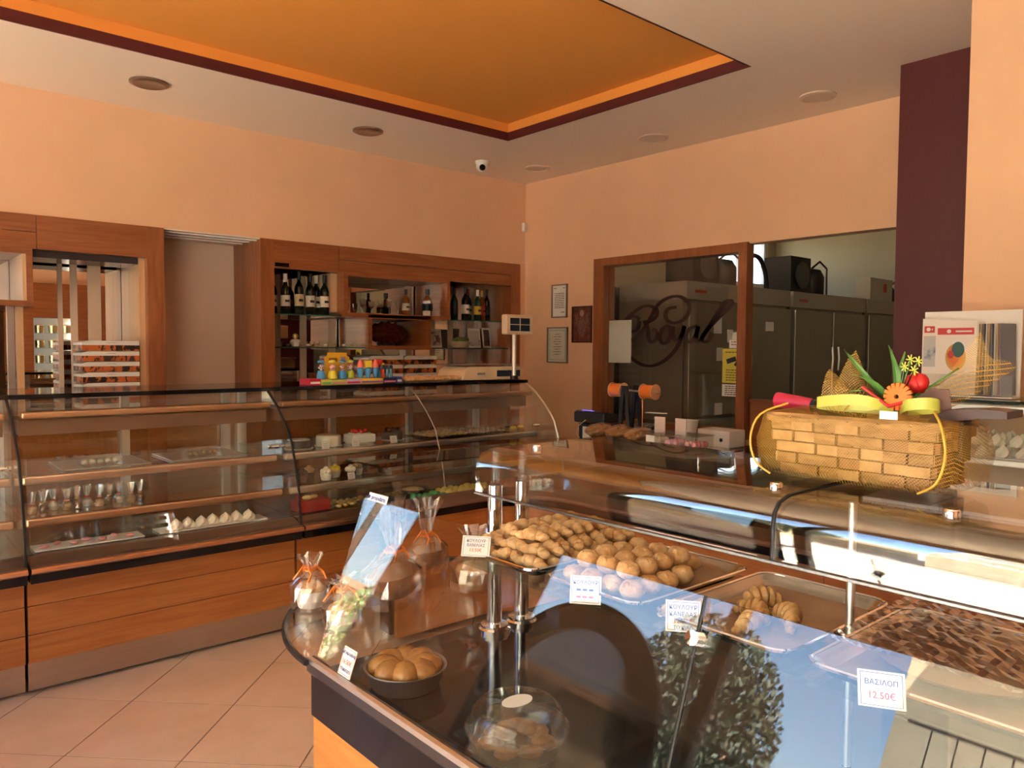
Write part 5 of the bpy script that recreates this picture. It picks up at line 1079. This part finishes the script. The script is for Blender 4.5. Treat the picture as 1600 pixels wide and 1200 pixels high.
for fz, z, ex in secs:
    for j in range(n):
        a = 2*math.pi*j/n; ca, sa = math.cos(a), math.sin(a); q = (abs(ca)**4 + abs(sa)**4)**-.25
        sx = (bx1-bx0)/2 + ex; sy = (by1-by0)/2 + ex*1.3
        if z > 1.43: sx *= fz; sy *= fz
        L.append(((bx0+bx1)/2 + sx*q*ca*(1+random.uniform(-.015, .015)), (by0+by1)/2 + sy*q*sa*(1+random.uniform(-.015, .015)), z+random.uniform(-.003, .003)*(fz > 0)))
MB().add(L, [(i*n+j, i*n+(j+1) % n, (i+1)*n+(j+1) % n, (i+1)*n+j) for i in range(len(secs)-1) for j in range(n)]).build('gold_net', netm, t, True)
for yy, sg in ((by0-.012, -1), (by1+.012, 1)):      # stitched hems of the net
    MB().tube(smooth_path([(bx0-.03, yy-.03*sg, 1.313), (bx0-.035, yy, 1.335), (bx0-.034, yy+.012*sg, 1.38), (bx0-.02, yy, 1.425), (bx0+.03, yy-.03*sg, 1.446)]), .0022, 6).build('net_hem', mat('gold hem', (.68, .42, .06), rough=.35), t, True)
nl_ = MB()                                        # flared net tails
def flare(c, tip, wdt, k=10):
    c, tip = Vector(c), Vector(tip); d = tip-c; sd = d.cross(Vector((1, 0, .2))).normalized(); vs = []
    for i in range(k+1):
        for j in range(7):
            u = i/k; v = (j-3)/3; vs.append(c + d*u + sd*wdt*v*(.25+u) + Vector((-.025*math.cos(v*1.5)*math.sin(u*2.2), 0, .012*math.sin(v*3+u*4))))
    nl_.add(vs, [(i*7+j, i*7+j+1, (i+1)*7+j+1, (i+1)*7+j) for i in range(k) for j in range(6)])
flare((1.45, .57, 1.44), (1.52, .455, 1.545), .035); flare((1.45, .62, 1.44), (1.45, .70, 1.495), .045); flare((1.42, .60, 1.45), (1.39, .70, 1.47), .03)
nl_.build('net_tail', netm, t, True)
t = thing('wine_bottle', 'wine bottle with red capsule poking out of the basket', 'bottle', (1.44, .74, 1.43))
MB().lathe((1.44, .655, 1.432), [(.026, 0), (.028, .01), (.028, .05), (.013, .085), (.0125, .10)], 16, axis=(0, 1, .10)).build('bottle', WINE, t, True); MB().lathe((1.44, .752, 1.4417), [(.0135, 0), (.0145, .03), (.0155, .075), (.0145, .078), (0, .079)], 16, axis=(0, 1, .10)).build('capsule', mat('crimson capsule', (.42, .015, .05), rough=.3), t, True)
t = thing('chocolate_box', 'brown chocolate packet with gold script in the basket', 'packet', (1.46, .53, 1.432)); MB().obox((1.46, .535, 1.457), (.012, .004, 0), (-.008, .024, 0), (0, .004, .026)).build('packet', mat('brown packet', (.13, .035, .018), rough=.3), t); MB().tube(smooth_path([(1.4455, .552, 1.447), (1.4455, .545, 1.462), (1.4455, .540, 1.448), (1.4455, .533, 1.462), (1.4455, .528, 1.449), (1.4455, .520, 1.453)]), .0012, 5).build('gold_script', GOLD, t)
t = thing('flower_spray', 'artificial red and orange flowers with leaves on the basket', 'flowers', (1.42, .58, 1.44))
LG = mat('silk leaf', (.05, .16, .03), rough=.45, col2=(.12, .28, .06), vscale=20)
def blade(c, tip, w_, bend):
    c, tip = Vector(c), Vector(tip); b = MB(); vs = []
    for i in range(9):
        u = i/8; p = c.lerp(tip, u) + Vector(bend)*math.sin(math.pi*u); q = w_*math.sin(math.pi*(.08+.9*u))**.8*(1-.5*u)
        vs += [p + Vector((.3*q, q, 0)), p + Vector((-.004, 0, .002)), p - Vector((.3*q, q, 0))]
    b.add(vs, [(i*3+j, i*3+j+1, i*3+j+4, i*3+j+3) for i in range(8) for j in range(2)]); return b
for c, tip, w_, bd in (((1.42, .59, 1.45), (1.40, .672, 1.552), .010, (0, .01, .01)), ((1.42, .585, 1.45), (1.42, .60, 1.56), .010, (0, -.008, 0)), ((1.42, .585, 1.45), (1.43, .575, 1.548), .009, (0, .006, 0)), ((1.42, .59, 1.45), (1.38, .645, 1.505), .013, (0, 0, .015)), ((1.42, .58, 1.45), (1.47, .53, 1.49), .009, (0, 0, .01)), ((1.42, .58, 1.45), (1.47, .50, 1.52), .004, (0, 0, 0)), ((1.42, .60, 1.45), (1.38, .65, 1.475), .012, (0, 0, .012))): blade(c, tip, w_, bd).build('leaf', LG, t, True)
rs = MB()
for k in range(9): a = k*2.4; rs.ball((1.435+.011*math.cos(a)*(k/9), .557+.014*math.sin(a)*(k/9), 1.493+.003*math.sin(k)), .013, .013, .016, 10, 6)
rs.build('red_rose', mat('silk red', (.5, .015, .015), rough=.5), t, True)
for k in range(16): a = 2*math.pi*k/16; MB().obox((1.395, .572+.014*math.cos(a), 1.470+.014*math.sin(a)), (.003, 0, 0), (.002, .010*math.cos(a), .010*math.sin(a)), (0, -.003*math.sin(a), .003*math.cos(a))).build('orange_petal', mat('silk orange', (.8, .17, .02), rough=.5), t)
for y, z in ((.562, 1.535), (.549, 1.532), (.556, 1.516), (.572, 1.522)):
    MB().tube([(1.42, .58, 1.46), (1.42, y, z)], .0012, 5).build('sprig_stem', LG, t)
    for k in range(7): MB().tube([(1.42, y, z), (1.42+.004*math.cos(k), y+.009*math.cos(k*.9), z+.009*math.sin(k*.9))], .0012, 4).build('sprig', mat('lime sprig', (.55, .55, .10), rough=.5), t)
LIME = mat('lime ribbon', (.42, .45, .07), rough=.35)
def ribbon(pts, w_):
    P = smooth_path(pts, 5); vs = []
    for p in P: vs += [p + Vector((0, 0, w_)), p - Vector((0, 0, w_))]
    return MB().add([v + Vector((0, 0, 0)) for v in vs], [(2*i, 2*i+1, 2*i+3, 2*i+2) for i in range(len(P)-1)])
for pts in ([(1.40, .58, 1.447), (1.37, .63, 1.462), (1.37, .70, 1.455), (1.385, .70, 1.449), (1.40, .60, 1.446)], [(1.40, .57, 1.447), (1.37, .545, 1.458), (1.375, .51, 1.462), (1.40, .505, 1.455), (1.41, .56, 1.447)]): ribbon(pts, .010).build('lime_ribbon', LIME, t, True)
MB().tube([(1.385, .63, 1.485), (1.39, .585, 1.452), (1.385, .555, 1.462)], .003, 6).build('red_cord', mat('silk red', (.5, .015, .015)), t)
tag(box('gift_tag', PAPER, 1.355, 1.357, .555, .585, 1.432, 1.446), 'small white tag tied to the front of the basket', 'tag')

# ================================================================== BROCHURE STAND on the meringue case
zc = 1.348
t = thing('brochure_stand', 'white brochure stand on top of the meringue case', 'brochure stand', (3.85, 1.26, zc))
box('back_board', WHITE, 3.845, 3.852, 1.065, 1.462, zc+.0, zc+.385, t); box('base', WHITE, 3.74, 3.852, 1.065, 1.462, zc, zc+.006, t); box('front_lip', glass('acrylic', tint=(.95, .95, .94), f0=.05), 3.74, 3.745, 1.065, 1.462, zc+.006, zc+.10, t)
def brochure(lb, x, y0, y1, z1, sky_):
    b = thing('brochure', lb, 'brochure', (x, (y0+y1)/2, zc+.007), 'brochures in the stand')
    box('cover', mat('brochure cover', (.78, .72, .66), rough=.35), x, x+.004, y0, y1, zc+.0075, z1, b)
    box('red_band', mat('brochure red', (.55, .03, .03), rough=.35), x-.0012, x-.0002, y0+.012, y1-.008, z1-.065, z1-.035, b)
    MB().lathe((x-.0013, y1-.008-(y1-y0)*.28, z1-.05), [(.009, 0), (.009, .0004)], 14, axis=(-1, 0, 0)).box(x-.0017, x-.0013, y0+.02, y1-.012-(y1-y0)*.42, z1-.054, z1-.047).build('white_logo', PAPER, b)
    if sky_: box('photo', mat('brochure sky', (.05, .10, .25), rough=.35, col2=(.5, .5, .5), vscale=14, contrast=(.55, .7)), x-.0012, x-.0002, y0+.005, y1-.005, zc+.13, z1-.08, b)
    else:
        for q, (dy, dz, rx_, rz_, c_) in enumerate(((0, 0, .062, .042, (.55, .30, .05)), (0, .008, .05, .032, (.7, .18, .03)), (-.01, .035, .035, .026, (.03, .12, .1)), (.02, .012, .018, .013, (.45, .04, .02)))):
            MB().lathe((x-.0004*(q+1), (y0+y1)/2+dy, zc+.175+dz), [(1, 0), (1, .0003)], 24, axis=(-1, 0, 0), sx=rz_, sy=rx_).build('dish_picture', mat('dish %d' % q, c_, rough=.4), b)
brochure('brochure with blue sky photograph, left in the stand', 3.79, 1.385, 1.45, 1.70, True)
brochure('brochure with a plated dish on its cover', 3.77, 1.215, 1.385, 1.69, False)
for k in range(9):
    y = 1.20 - .0125*k
    o = MB().obox((3.793, y, zc+.168), (.038, -.010-.001*k, 0), (0, .0012, 0), (0, .004*(k-4)/4, .155)).build('brochure', [mat('leaflet white', (.75, .70, .62), rough=.5), mat('leaflet tan', (.5, .36, .25), rough=.5), mat('leaflet slate', (.2, .22, .28), rough=.5)][k % 3])
    tag(o, 'leaflet seen edge-on in the stand, %s from the left' % ('first', 'second', 'third', 'fourth', 'fifth', 'sixth', 'seventh', 'eighth', 'ninth')[k], 'leaflet', 'leaflets seen edge-on')
